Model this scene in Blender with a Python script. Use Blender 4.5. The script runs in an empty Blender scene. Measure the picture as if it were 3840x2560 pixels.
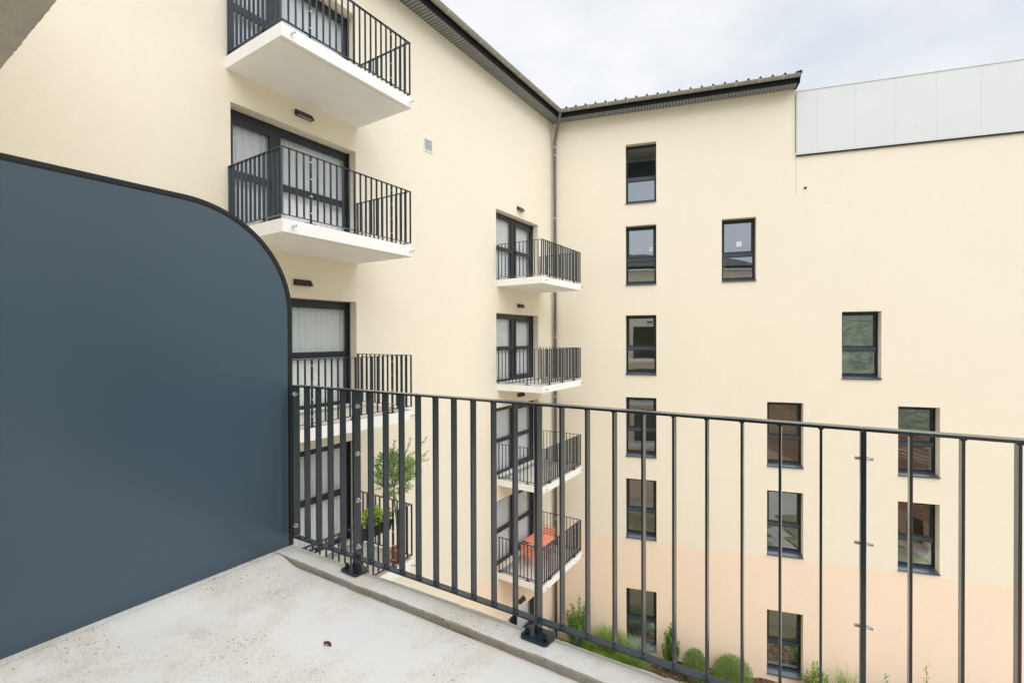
import bpy, bmesh, math, random
from mathutils import Vector, Matrix
R = math.radians
random.seed(7)
scene = bpy.context.scene
COL = scene.collection

# ------------------------------------------------------------------ dimensions
YA, YF = 8.0507, 6.4931                 # balcony wall plane, balcony front plane
XN0, XN1 = 3.9635, 6.5781               # near stack of balconies
XC0, XC1 = 11.6773, 14.2975             # corner stack
XCOR = 15.2378                          # inner corner of the two walls
PHI = R(-74.9486)
D = Vector((math.cos(PHI), math.sin(PHI), 0))      # along the window wall
NO = Vector((math.sin(PHI), -math.cos(PHI), 0))    # out of the window wall (towards the court)
CO = Vector((XCOR, YA, 0))
SLAB = {1: 4.3759, 2: 1.5554, 3: -1.5566, 4: -4.4111, 5: -7.2175}
TS = 0.192
TOPS = {k: v + TS for k, v in SLAB.items()}
TOPS[6] = -10.86
GROUND = -10.98
ZS = 7.73                               # soffit
ZC = 4.62                               # eaves of the wing the camera stands in
XF = 0.345                              # face of the wing the camera stands in
def BW(s, o, z): return CO + D*s + NO*o + Vector((0, 0, z))

# ------------------------------------------------------------------ materials
def new_mat(name):
    m = bpy.data.materials.new(name); m.use_nodes = True
    nt = m.node_tree; b = nt.nodes['Principled BSDF']
    return m, nt, b
def node(nt, t, **kw):
    n = nt.nodes.new(t)
    for k, v in kw.items(): setattr(n, k, v)
    return n
def link(nt, a, b): nt.links.new(a, b)
def objcoord(nt):
    return node(nt, 'ShaderNodeTexCoord').outputs['Object']
def noise(nt, vec, scale, detail=4, rough=.55):
    n = node(nt, 'ShaderNodeTexNoise'); n.inputs['Scale'].default_value = scale
    n.inputs['Detail'].default_value = detail; n.inputs['Roughness'].default_value = rough
    link(nt, vec, n.inputs['Vector']); return n
def ramp(nt, fac, stops):
    r = node(nt, 'ShaderNodeValToRGB'); e = r.color_ramp.elements
    while len(e) < len(stops): e.new(.5)
    for el, (p, c) in zip(e, stops):
        el.position = p; el.color = (*c, 1) if len(c) == 3 else c
    link(nt, fac, r.inputs['Fac']); return r
def mixc(nt, fac, a, b, mode='MIX'):
    m = node(nt, 'ShaderNodeMix', data_type='RGBA', blend_type=mode)
    for sock, v in ((m.inputs['Factor'], fac), (m.inputs['A'], a), (m.inputs['B'], b)):
        if isinstance(v, (int, float)): sock.default_value = v
        elif isinstance(v, tuple): sock.default_value = (*v, 1)
        else: link(nt, v, sock)
    return m.outputs['Result']
def bump(nt, b, h, strength, dist):
    n = node(nt, 'ShaderNodeBump'); n.inputs['Strength'].default_value = strength
    n.inputs['Distance'].default_value = dist
    link(nt, h, n.inputs['Height']); link(nt, n.outputs['Normal'], b.inputs['Normal'])
def simple(name, col, rough=.5, metal=0, var=.06, vscale=8, spec=.5, bmp=0, bscale=300):
    m, nt, b = new_mat(name); v = objcoord(nt)
    n = noise(nt, v, vscale)
    lo = tuple(max(0, c*(1-var)) for c in col); hi = tuple(min(1, c*(1+var)) for c in col)
    r = ramp(nt, n.outputs['Fac'], [(.3, lo), (.7, hi)])
    link(nt, r.outputs['Color'], b.inputs['Base Color'])
    b.inputs['Roughness'].default_value = rough; b.inputs['Metallic'].default_value = metal
    b.inputs['Specular IOR Level'].default_value = spec
    if bmp:
        n2 = noise(nt, v, bscale, 2); bump(nt, b, n2.outputs['Fac'], bmp, .002)
    return m

CREAM = (.91, .837, .705); PEACH = (.97, .785, .635)
def stucco(name, band=True):
    m, nt, b = new_mat(name); v = objcoord(nt)
    big = noise(nt, v, .55, 3); fine = noise(nt, v, 90, 3, .7); mid = noise(nt, v, 9, 4)
    c1 = mixc(nt, big.outputs['Fac'], tuple(c*.975 for c in CREAM), tuple(min(1, c*1.025) for c in CREAM))
    col = c1
    if band:
        sep = node(nt, 'ShaderNodeSeparateXYZ'); link(nt, v, sep.inputs[0])
        cmp_ = node(nt, 'ShaderNodeMath', operation='LESS_THAN'); link(nt, sep.outputs['Z'], cmp_.inputs[0])
        cmp_.inputs[1].default_value = -6.985
        c2 = mixc(nt, big.outputs['Fac'], tuple(c*.975 for c in PEACH), tuple(min(1, c*1.025) for c in PEACH))
        col = mixc(nt, cmp_.outputs[0], c1, c2)
    sp = ramp(nt, mid.outputs['Fac'], [(.35, (.985, .985, .985)), (.65, (1, 1, 1))])
    col = mixc(nt, 1.0, col, sp.outputs['Color'], 'MULTIPLY')
    # fine rain streaks and grain
    mp = node(nt, 'ShaderNodeMapping'); mp.inputs['Scale'].default_value = (3.5, 3.5, .12); link(nt, v, mp.inputs[0])
    st = noise(nt, mp.outputs[0], 1.6, 4)
    sr = ramp(nt, st.outputs['Fac'], [(.36, (.997, .996, .995)), (.6, (1, 1, 1))])
    col = mixc(nt, 1.0, col, sr.outputs['Color'], 'MULTIPLY')
    gr = ramp(nt, fine.outputs['Fac'], [(.3, (.94, .94, .93)), (.6, (1, 1, 1))])
    col = mixc(nt, 1.0, col, gr.outputs['Color'], 'MULTIPLY')
    link(nt, col, b.inputs['Base Color'])
    b.inputs['Roughness'].default_value = .92; b.inputs['Specular IOR Level'].default_value = .2
    bump(nt, b, fine.outputs['Fac'], .35, .004)
    return m
M = {}
M['stucco'] = stucco('cream_stucco')
def lintel_mat():
    m, nt, b = new_mat('rough_lintel_render'); v = objcoord(nt)
    n1 = noise(nt, v, 150, 4, .7); n2 = noise(nt, v, 14, 4)
    r1 = ramp(nt, n1.outputs['Fac'], [(.30, (.66, .59, .45)), (.45, (.88, .82, .68)), (.7, (.92, .87, .74))])
    r2 = ramp(nt, n2.outputs['Fac'], [(.3, (.85, .85, .85)), (.7, (1, 1, 1))])
    link(nt, mixc(nt, 1.0, r1.outputs['Color'], r2.outputs['Color'], 'MULTIPLY'), b.inputs['Base Color'])
    b.inputs['Roughness'].default_value = .95
    bump(nt, b, n1.outputs['Fac'], .5, .004)
    return m
M['lintel'] = lintel_mat()
M['slab'] = simple('white_painted_concrete', (.91, .915, .915), .75, var=.03, vscale=2.2, spec=.25, bmp=.15, bscale=120)
M['slabtop'] = simple('pale_balcony_screed', (.62, .59, .53), .85, var=.08, vscale=5, spec=.2)
M['frame'] = simple('anthracite_frame', (.014, .021, .030), .34, var=.08, vscale=3)
M['rail'] = simple('anthracite_powder_coat', (.026, .040, .058), .20, var=.12, vscale=6, spec=.6)
M['black'] = simple('black_trim', (.012, .013, .014), .5)
M['lamp'] = simple('black_lamp_housing', (.020, .019, .017), .5)
M['lens'] = simple('dull_lamp_lens', (.45, .42, .36), .3)
M['zinc'] = simple('grey_zinc', (.34, .325, .285), .45, metal=.1, var=.10, vscale=4)
M['pipe'] = simple('taupe_zinc_pipe', (.17, .165, .15), .45, metal=.1, var=.12, vscale=3)
M['clip'] = simple('light_zinc_clip', (.55, .53, .48), .4, metal=.3)
M['soffit'] = simple('grey_soffit_board', (.25, .26, .275), .6, var=.05)
M['roof'] = simple('dark_roof_sheet', (.010, .011, .013), .7, spec=.25)
M['clad'] = simple('pale_grey_cladding', (.70, .73, .74), .4, var=.025, vscale=.8)
M['cladtrim'] = simple('pale_cladding_trim', (.72, .75, .75), .4)
M['screw'] = simple('grey_screw', (.2, .2, .2), .4, metal=.6)
M['steel'] = simple('bright_steel', (.66, .68, .70), .25, metal=1, var=.05)
M['vent'] = simple('white_plastic', (.82, .83, .83), .4)
M['dark'] = simple('matt_dark', (.02, .02, .02), .8)
M['cap'] = simple('black_plastic_cap', (.010, .011, .012), .32)
M['room'] = simple('pale_interior_paint', (.42, .41, .38), .8, var=.04, vscale=1)
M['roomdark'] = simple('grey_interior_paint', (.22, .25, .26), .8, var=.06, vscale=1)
M['wood'] = simple('oak_floor', (.22, .15, .09), .5, var=.25, vscale=5)
M['coral'] = simple('coral_paint', (.92, .31, .20), .45, var=.05)
M['terracotta'] = simple('terracotta', (.50, .165, .075), .7, var=.14, vscale=14)
M['soil'] = simple('potting_soil', (.05, .032, .02), .95, var=.4, vscale=60, bmp=.8, bscale=90)
M['bark'] = simple('olive_bark', (.24, .19, .14), .9, var=.3, vscale=25, bmp=.5, bscale=60)
M['twig'] = simple('green_brown_twig', (.10, .085, .045), .8, var=.2)
M['planter'] = simple('dark_plastic_planter', (.018, .022, .026), .5)
M['sticker'] = simple('white_sticker', (.80, .81, .82), .5)
M['stickerink'] = simple('grey_sticker_ink', (.30, .33, .36), .5)
M['threshold'] = simple('blue_grey_threshold', (.30, .36, .40), .5)
M['handle'] = simple('dark_handle', (.012, .014, .016), .35)
M['mat'] = simple('grey_doormat', (.34, .36, .37), .85, var=.5, vscale=70, bmp=.6, bscale=80)
M['leafdead'] = simple('dead_leaf', (.10, .035, .012), .7, var=.4, vscale=60)
M['tile'] = None
M['sill'] = simple('grey_blue_skylit_metal', (.050, .066, .085), .33)  # grey-blue metal, with sky light on transom and sill put into its colour
M['tealdoor'] = simple('dark_teal_paint', (.05, .09, .10), .5)

def leafmat(name, cols, rough=.5, trans=.25):
    m, nt, b = new_mat(name)
    geo = node(nt, 'ShaderNodeNewGeometry')
    r = ramp(nt, geo.outputs['Random Per Island'], [(i/(len(cols)-1), c) for i, c in enumerate(cols)])
    link(nt, r.outputs['Color'], b.inputs['Base Color'])
    b.inputs['Roughness'].default_value = rough; b.inputs['Specular IOR Level'].default_value = .35
    tr = node(nt, 'ShaderNodeBsdfTranslucent'); link(nt, r.outputs['Color'], tr.inputs['Color'])
    mx = node(nt, 'ShaderNodeMixShader'); mx.inputs[0].default_value = trans
    link(nt, b.outputs[0], mx.inputs[1]); link(nt, tr.outputs[0], mx.inputs[2])
    link(nt, mx.outputs[0], nt.nodes['Material Output'].inputs['Surface'])
    return m
M['box'] = leafmat('glossy_green_leaves', [(.06, .17, .022), (.14, .31, .045), (.25, .44, .085)])
M['bush'] = leafmat('fine_green_leaves', [(.11, .21, .04), (.20, .32, .075), (.31, .40, .14)], .7)
M['grass'] = leafmat('grass_blades', [(.13, .26, .03), (.24, .41, .06), (.38, .52, .13)], .6, .35)
M['bluegrass'] = leafmat('blue_green_blades', [(.20, .30, .20), (.32, .42, .30), (.46, .54, .42)], .6, .35)
M['plume'] = leafmat('straw_plumes', [(.42, .34, .19), (.55, .46, .28)], .8, .3)
M['olive'] = leafmat('olive_leaves', [(.14, .25, .06), (.28, .45, .12), (.45, .56, .27)], .5, .25)
M['lettuce'] = leafmat('bright_green_leaves', [(.22, .36, .03), (.40, .55, .06), (.55, .66, .14)], .5, .4)
M['flower'] = leafmat('red_petals', [(.70, .015, .03), (.85, .04, .07)], .6, .3)

def curtain_mat():
    m, nt, b = new_mat('sheer_white_curtain'); v = objcoord(nt)
    n = noise(nt, v, 40, 2)
    r = ramp(nt, n.outputs['Fac'], [(.3, (.92, .935, .96)), (.7, (.955, .97, .99))])
    link(nt, r.outputs['Color'], b.inputs['Base Color']); b.inputs['Roughness'].default_value = .9
    tr = node(nt, 'ShaderNodeBsdfTranslucent'); link(nt, r.outputs['Color'], tr.inputs['Color'])
    mx = node(nt, 'ShaderNodeMixShader'); mx.inputs[0].default_value = .08
    link(nt, b.outputs[0], mx.inputs[1]); link(nt, tr.outputs[0], mx.inputs[2])
    link(nt, mx.outputs[0], nt.nodes['Material Output'].inputs['Surface'])
    return m
M['curtain'] = curtain_mat()
def fabric(name, c0, c1, sx):
    m, nt, b = new_mat(name); v = objcoord(nt)
    mp = node(nt, 'ShaderNodeMapping'); mp.inputs['Scale'].default_value = sx; link(nt, v, mp.inputs[0])
    n = noise(nt, mp.outputs[0], 9, 6, .7)
    r = ramp(nt, n.outputs['Fac'], [(.3, c0), (.7, c1)])
    link(nt, r.outputs['Color'], b.inputs['Base Color']); b.inputs['Roughness'].default_value = .9
    return m
M['blind'] = fabric('beige_woven_sheet', (.24, .19, .12), (.42, .35, .25), (1, 1, 6))
M['roofreflection'] = fabric('brown_roof_reflection', (.13, .06, .025), (.36, .20, .10), (2, 2, 7))  # brown of the tiled roof's reflection, put into a sheet's colour

def glass_mat(name, tint, base, top, blend=.5):
    m, nt, b = new_mat(name); nt.nodes.remove(b)
    lw = node(nt, 'ShaderNodeLayerWeight'); lw.inputs['Blend'].default_value = blend
    mr = node(nt, 'ShaderNodeMapRange'); mr.inputs['From Min'].default_value = 0; mr.inputs['From Max'].default_value = 1
    mr.inputs['To Min'].default_value = base; mr.inputs['To Max'].default_value = top
    link(nt, lw.outputs['Fresnel'], mr.inputs['Value'])
    tp = node(nt, 'ShaderNodeBsdfTransparent'); tp.inputs['Color'].default_value = (*tint, 1)
    gl = node(nt, 'ShaderNodeBsdfGlossy'); gl.inputs['Roughness'].default_value = .0
    gl.inputs['Color'].default_value = (.84, .93, 1, 1)
    mx = node(nt, 'ShaderNodeMixShader'); link(nt, mr.outputs[0], mx.inputs[0])
    link(nt, tp.outputs[0], mx.inputs[1]); link(nt, gl.outputs[0], mx.inputs[2])
    # slight waviness of float glass
    tc = objcoord(nt); n = noise(nt, tc, 1.3, 2); bp = node(nt, 'ShaderNodeBump')
    bp.inputs['Strength'].default_value = .05; bp.inputs['Distance'].default_value = .02
    link(nt, n.outputs['Fac'], bp.inputs['Height']); link(nt, bp.outputs['Normal'], gl.inputs['Normal'])
    link(nt, mx.outputs[0], nt.nodes['Material Output'].inputs['Surface'])
    return m
M['glass'] = glass_mat('window_glass', (.88, .93, .95), .36, .95)
M['doorglass'] = glass_mat('door_glass', (.997, .998, .999), .06, .85, .26)
M['glassdim'] = glass_mat('lower_window_glass', (.90, .93, .94), .20, .95)

def concrete(name, floor=True):
    m, nt, b = new_mat(name); v = objcoord(nt)
    big = noise(nt, v, 1.9, 4, .6); mid = noise(nt, v, 7, 5, .65); fine = noise(nt, v, 160, 3, .7)
    base = ramp(nt, big.outputs['Fac'], [(.32, (.865, .875, .88)), (.46, (.89, .88, .86)), (.64, (.84, .81, .755))])
    col = base.outputs['Color']
    mr = ramp(nt, mid.outputs['Fac'], [(.33, (.92, .895, .85)), (.48, (1, 1, 1))])
    col = mixc(nt, 1.0, col, mr.outputs['Color'], 'MULTIPLY')
    # exposed aggregate: small stones of several colours, thinned out by a large mask
    def stones(scale, rad, mask_lo, cols, seed):
        nonlocal col
        mp = node(nt, 'ShaderNodeMapping'); mp.inputs['Location'].default_value = (seed, seed*2, 0); link(nt, v, mp.inputs[0])
        wn = noise(nt, mp.outputs[0], scale*1.4, 2)
        ad = node(nt, 'ShaderNodeMixRGB'); ad.blend_type = 'LINEAR_LIGHT'; ad.inputs[0].default_value = .35/scale
        link(nt, mp.outputs[0], ad.inputs[1]); link(nt, wn.outputs['Color'], ad.inputs[2])
        vo = node(nt, 'ShaderNodeTexVoronoi'); vo.inputs['Scale'].default_value = scale; link(nt, ad.outputs[0], vo.inputs['Vector'])
        lt = node(nt, 'ShaderNodeMath', operation='LESS_THAN'); link(nt, vo.outputs['Distance'], lt.inputs[0]); lt.inputs[1].default_value = rad
        sep = node(nt, 'ShaderNodeSeparateColor'); link(nt, vo.outputs['Color'], sep.inputs[0])
        nm = noise(nt, v, 1.9, 4, .6)
        ad2 = node(nt, 'ShaderNodeMath', operation='MULTIPLY_ADD'); link(nt, nm.outputs['Fac'], ad2.inputs[0]); ad2.inputs[1].default_value = 3.4; 
        link(nt, sep.outputs[0], ad2.inputs[2])
        gt = node(nt, 'ShaderNodeMath', operation='GREATER_THAN'); link(nt, ad2.outputs[0], gt.inputs[0]); gt.inputs[1].default_value = mask_lo
        f = node(nt, 'ShaderNodeMath', operation='MULTIPLY'); link(nt, lt.outputs[0], f.inputs[0]); link(nt, gt.outputs[0], f.inputs[1])
        cr = ramp(nt, sep.outputs[1], [(i/(len(cols)-1), c) for i, c in enumerate(cols)])
        f2 = node(nt, 'ShaderNodeMath', operation='MULTIPLY'); link(nt, f.outputs[0], f2.inputs[0]); f2.inputs[1].default_value = .8
        col = mixc(nt, f2.outputs[0], col, cr.outputs['Color'])
    stones(150, .32, 2.45, [(.42, .31, .19), (.34, .30, .25), (.5, .38, .24), (.62, .57, .50)], 0)
    stones(55, .25, 2.72, [(.20, .17, .14), (.45, .27, .12), (.26, .26, .27), (.5, .42, .3)], 3.1)
    if not floor:
        gp = ramp(nt, fine.outputs['Fac'], [(.32, (.80, .79, .76)), (.5, (1, 1, 1))])
        col = mixc(nt, 1.0, col, gp.outputs['Color'], 'MULTIPLY')
    link(nt, col, b.inputs['Base Color']); b.inputs['Roughness'].default_value = .8; b.inputs['Specular IOR Level'].default_value = .3
    bump(nt, b, fine.outputs['Fac'], .25, .003)
    return m
M['floor'] = concrete('exposed_aggregate_concrete'); M['kerb'] = concrete('weathered_kerb_concrete', False)
def kerbface():
    m, nt, b = new_mat('pitted_kerb_face'); v = objcoord(nt)
    n = noise(nt, v, 12, 5, .65); f = noise(nt, v, 110, 3, .6); p = noise(nt, v, 70, 2, .5)
    r = ramp(nt, n.outputs['Fac'], [(.3, (.39, .36, .30)), (.7, (.54, .51, .45))])
    g = ramp(nt, p.outputs['Fac'], [(.27, (.25, .22, .18)), (.36, (1, 1, 1))])
    link(nt, mixc(nt, 1.0, r.outputs['Color'], g.outputs['Color'], 'MULTIPLY'), b.inputs['Base Color'])
    b.inputs['Roughness'].default_value = .95; bump(nt, b, f.outputs['Fac'], .6, .004)
    return m
M['kerbface'] = kerbface()
def screen_mat():
    m, nt, b = new_mat('slate_blue_sheet_metal'); v = objcoord(nt)
    n = noise(nt, v, .9, 3); f = noise(nt, v, 420, 2)
    c = ramp(nt, n.outputs['Fac'], [(.3, (.068, .109, .158)), (.7, (.078, .123, .175))]).outputs['Color']
    vo = node(nt, 'ShaderNodeTexVoronoi'); vo.inputs['Scale'].default_value = 26; link(nt, v, vo.inputs['Vector'])
    sep = node(nt, 'ShaderNodeSeparateColor'); link(nt, vo.outputs['Color'], sep.inputs[0])
    lt = node(nt, 'ShaderNodeMath', operation='LESS_THAN'); link(nt, vo.outputs['Distance'], lt.inputs[0]); lt.inputs[1].default_value = .035
    gt = node(nt, 'ShaderNodeMath', operation='GREATER_THAN'); link(nt, sep.outputs[0], gt.inputs[0]); gt.inputs[1].default_value = .8
    f1 = node(nt, 'ShaderNodeMath', operation='MULTIPLY'); link(nt, lt.outputs[0], f1.inputs[0]); link(nt, gt.outputs[0], f1.inputs[1])
    link(nt, mixc(nt, f1.outputs[0], c, (.22, .26, .30)), b.inputs['Base Color'])
    b.inputs['Roughness'].default_value = .27; b.inputs['Specular IOR Level'].default_value = .6
    bump(nt, b, f.outputs['Fac'], .05, .001)
    return m
M['screen'] = screen_mat()
def mulch():
    m, nt, b = new_mat('dark_bark_mulch'); v = objcoord(nt)
    vo = node(nt, 'ShaderNodeTexVoronoi'); vo.inputs['Scale'].default_value = 22; link(nt, v, vo.inputs['Vector'])
    sep = node(nt, 'ShaderNodeSeparateColor'); link(nt, vo.outputs['Color'], sep.inputs[0])
    r = ramp(nt, sep.outputs[0], [(0, (.025, .014, .008)), (.6, (.085, .045, .022)), (1, (.22, .14, .08))])
    link(nt, r.outputs['Color'], b.inputs['Base Color']); b.inputs['Roughness'].default_value = .95
    bump(nt, b, vo.outputs['Distance'], 1, .03)
    return m
M['mulch'] = mulch()
M['paving'] = simple('pale_court_paving', (.50, .475, .43), .9, var=.2, vscale=1.5)
M['hill'] = fabric('wooded_hillside', (.03, .05, .025), (.34, .38, .24), (.09, .09, .16))
M['lawn'] = fabric('patchy_lawn', (.15, .15, .07), (.36, .33, .21), (.25, .25, .25))
M['tile'] = fabric('brown_clay_tiles', (.16, .075, .04), (.30, .15, .085), (.4, .4, .4))

# ------------------------------------------------------------------ object helpers
class MB:
    """collects shapes in world (or a given) frame; build() links them as one mesh object"""
    def __init__(s, fr=None): s.v = []; s.f = []; s.mi = []; s.fr = fr or (lambda x, y, z: Vector((x, y, z))); s.cur = 0
    def quad(s, pts, raw=False):
        b = len(s.v); s.v += [Vector(p) if raw else s.fr(*p) for p in pts]; s.f.append(tuple(range(b, b+len(pts)))); s.mi.append(s.cur)
    def box(s, a, c, bev=0):
        x0, x1 = sorted((a[0], c[0])); y0, y1 = sorted((a[1], c[1])); z0, z1 = sorted((a[2], c[2]))
        b = len(s.v)
        s.v += [s.fr(x, y, z) for z in (z0, z1) for y in (y0, y1) for x in (x0, x1)]
        for q in ((0, 2, 3, 1), (4, 5, 7, 6), (0, 1, 5, 4), (2, 6, 7, 3), (0, 4, 6, 2), (1, 3, 7, 5)):
            s.f.append(tuple(b+i for i in q)); s.mi.append(s.cur)
    def hexa(s, p):   # 8 arbitrary points, same order as box
        b = len(s.v); s.v += [s.fr(*q) for q in p]
        for q in ((0, 2, 3, 1), (4, 5, 7, 6), (0, 1, 5, 4), (2, 6, 7, 3), (0, 4, 6, 2), (1, 3, 7, 5)):
            s.f.append(tuple(b+i for i in q)); s.mi.append(s.cur)
    def tube(s, path, rad, n=10, caps=True):
        P = [s.fr(*p) for p in path]; rads = rad if isinstance(rad, (list, tuple)) else [rad]*len(P)
        rings = []; up = None
        for i, p in enumerate(P):
            t = (P[min(i+1, len(P)-1)] - P[max(i-1, 0)]).normalized()
            if up is None: up = t.orthogonal().normalized()
            up = (up - t*up.dot(t)).normalized(); sd = t.cross(up)
            b = len(s.v); rings.append(b)
            for k in range(n):
                a = 2*math.pi*k/n; s.v.append(p + (up*math.cos(a) + sd*math.sin(a))*rads[i])
        for i in range(len(rings)-1):
            for k in range(n):
                s.f.append((rings[i]+k, rings[i]+(k+1) % n, rings[i+1]+(k+1) % n, rings[i+1]+k)); s.mi.append(s.cur)
        if caps:
            s.f.append(tuple(rings[0]+k for k in reversed(range(n)))); s.mi.append(s.cur)
            s.f.append(tuple(rings[-1]+k for k in range(n))); s.mi.append(s.cur)
    def lathe(s, c, prof, n=20):
        rings = []
        for r, z in prof:
            rings.append(len(s.v))
            for k in range(n):
                a = 2*math.pi*k/n; s.v.append(s.fr(c[0]+r*math.cos(a), c[1]+r*math.sin(a), c[2]+z))
        for i in range(len(rings)-1):
            for k in range(n):
                s.f.append((rings[i]+k, rings[i]+(k+1) % n, rings[i+1]+(k+1) % n, rings[i+1]+k)); s.mi.append(s.cur)
        s.f.append(tuple(rings[-1]+k for k in range(n))); s.mi.append(s.cur)
    def leaf(s, p, d, nrm, L, W):
        d = d.normalized(); sd = d.cross(nrm)
        if sd.length < 1e-4: sd = d.orthogonal()
        sd.normalize(); nn = sd.cross(d)
        b = len(s.v)
        s.v += [p, p+d*L*.45+sd*W*.5+nn*W*.15, p+d*L, p+d*L*.45-sd*W*.5+nn*W*.15]
        s.f.append((b, b+1, b+2, b+3)); s.mi.append(s.cur)
    def build(s, name, mats, parent=None, smooth=False, bevel=0):
        me = bpy.data.meshes.new(name); me.from_pydata([tuple(v) for v in s.v], [], s.f)
        mats = mats if isinstance(mats, (list, tuple)) else [mats]
        for m in mats: me.materials.append(m)
        if len(mats) > 1: me.polygons.foreach_set('material_index', s.mi)
        bm = bmesh.new(); bm.from_mesh(me); bmesh.ops.recalc_face_normals(bm, faces=bm.faces)
        bm.to_mesh(me); bm.free()
        if smooth:
            me.polygons.foreach_set('use_smooth', [True]*len(me.polygons))
        me.update()
        o = bpy.data.objects.new(name, me); COL.objects.link(o)
        if smooth == 'auto':
            md = o.modifiers.new('ws', 'EDGE_SPLIT'); md.split_angle = R(35)
        if bevel:
            md = o.modifiers.new('bv', 'BEVEL'); md.width = bevel; md.segments = 2; md.limit_method = 'ANGLE'; md.angle_limit = R(40)
            md.harden_normals = False
        if parent is not None: adopt(o, parent)
        return o
def adopt(o, parent):
    o.parent = parent
    if True:
        o.matrix_parent_inverse = Matrix.Translation(-Vector(parent.location))
def tag(o, label, cat, group=None, kind=None):
    if label: o['label'] = label
    if cat: o['category'] = cat
    if group: o['group'] = group
    if kind: o['kind'] = kind
    return o
def thing(name, label, cat, loc, group=None):
    o = bpy.data.objects.new(name, None); COL.objects.link(o); o.location = loc; o.empty_display_size = .2
    return tag(o, label, cat, group)
def struct(o): o['kind'] = 'structure'; return o
CH = {}
def dup(root, offset, label=None, parent=None):
    """copy of an object with copies of its parts and sub-parts, moved by offset"""
    kids = {}
    for ob in COL.objects:
        if ob.parent: kids.setdefault(ob.parent, []).append(ob)
    def rec(o, par):
        c = o.copy(); COL.objects.link(c)
        if par is not None:
            mi = o.matrix_parent_inverse.copy(); c.parent = par; c.matrix_parent_inverse = mi
        for k in kids.get(o, []): rec(k, c)
        return c
    c = rec(root, parent)
    c.location = Vector(root.location) + Vector(offset)
    if label: c['label'] = label
    return c

def wall_grid(mb, u0, u1, z0, z1, holes, depth, to, skips=(), reveals=True):
    """front faces of a wall with rectangular openings and their reveals; to(u, o, z): o>0 is outwards"""
    hs_ = list(holes) + list(skips)
    us = sorted({u0, u1, *[h[0] for h in hs_], *[h[1] for h in hs_]})
    zs = sorted({z0, z1, *[h[2] for h in hs_], *[h[3] for h in hs_]})
    for i in range(len(us)-1):
        for j in range(len(zs)-1):
            cu, cz = (us[i]+us[i+1])/2, (zs[j]+zs[j+1])/2
            if any(h[0] < cu < h[1] and h[2] < cz < h[3] for h in hs_): continue
            mb.quad([to(us[i], 0, zs[j]), to(us[i+1], 0, zs[j]), to(us[i+1], 0, zs[j+1]), to(us[i], 0, zs[j+1])], True)
    for h in (holes if reveals else ()):
        a, b, c, d = h
        for p, q in (((a, c), (a, d)), ((b, c), (b, d)), ((a, d), (b, d)), ((a, c), (b, c))):
            mb.quad([to(p[0], 0, p[1]), to(q[0], 0, q[1]), to(q[0], -depth, q[1]), to(p[0], -depth, p[1])], True)
def weld(o, dist=.0005):
    bm = bmesh.new(); bm.from_mesh(o.data); bmesh.ops.remove_doubles(bm, verts=bm.verts, dist=dist); bmesh.ops.recalc_face_normals(bm, faces=bm.faces); bm.to_mesh(o.data); bm.free()

# ================================================================== SETTING: ground
g = MB(); n = 40
g.quad([(-400, -400, GROUND), (400, -400, GROUND), (400, 400, GROUND), (-400, 400, GROUND)])
struct(g.build('ground', M['paving']))
g = MB()
NB = 60
def bedz(i, j): return GROUND + .06 + .035*math.sin(i*1.7)*math.cos(j*2.1) + random.uniform(-.012, .012)
bz = [[bedz(i, j) for j in range(13)] for i in range(NB+1)]
for i in range(NB):
    for j in range(12):
        s0, s1 = .02+i*13.5/NB, .02+(i+1)*13.5/NB; o0, o1 = .004+j*.16, .004+(j+1)*.16
        g.quad([BW(s0, o0, bz[i][j]), BW(s1, o0, bz[i+1][j]), BW(s1, o1, bz[i+1][j+1]), BW(s0, o1, bz[i][j+1])], True)
pb = g.build('planting_bed', M['mulch'], smooth=True); weld(pb); struct(pb)
g = MB(); rl_ = random.Random(4)
LX = [3.2+i*.645 for i in range(20)]; LY = [-10.4+i*.56 for i in range(31)]
lz = [[GROUND+.03+rl_.uniform(0, .05) for _ in LY] for _ in LX]
for i in range(19):
    for j in range(30):
        if abs((LY[j]+4.2)-.35*(LX[i]-8)) < .55: continue
        g.quad([(LX[i], LY[j], lz[i][j]), (LX[i+1], LY[j], lz[i+1][j]), (LX[i+1], LY[j+1], lz[i+1][j+1]), (LX[i], LY[j+1], lz[i][j+1])])
lw = g.build('lawn', M['lawn'], smooth=True); weld(lw); struct(lw)
# wooded hillside on the open side of the court (seen mirrored in the panes)
g = MB(); NX, NY = 44, 14
def hz(i, j):
    a = i/NX*math.pi*1.05 + math.pi*.92; r = 38 + j*9
    z = GROUND + 30*(1-math.cos(min(1, j/11)*math.pi))/2 + 1.5*math.sin(i*1.3+j)*min(1, j/3) + random.uniform(-.9, .9)*min(1, j/2)
    return (8+r*math.cos(a), -2+r*math.sin(a), z)
hp = [[hz(i, j) for j in range(NY+1)] for i in range(NX+1)]
for i in range(NX):
    for j in range(NY): g.quad([hp[i][j], hp[i+1][j], hp[i+1][j+1], hp[i][j+1]])
hl = g.build('hill', M['hill'], smooth=True); weld(hl); struct(hl)
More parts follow.
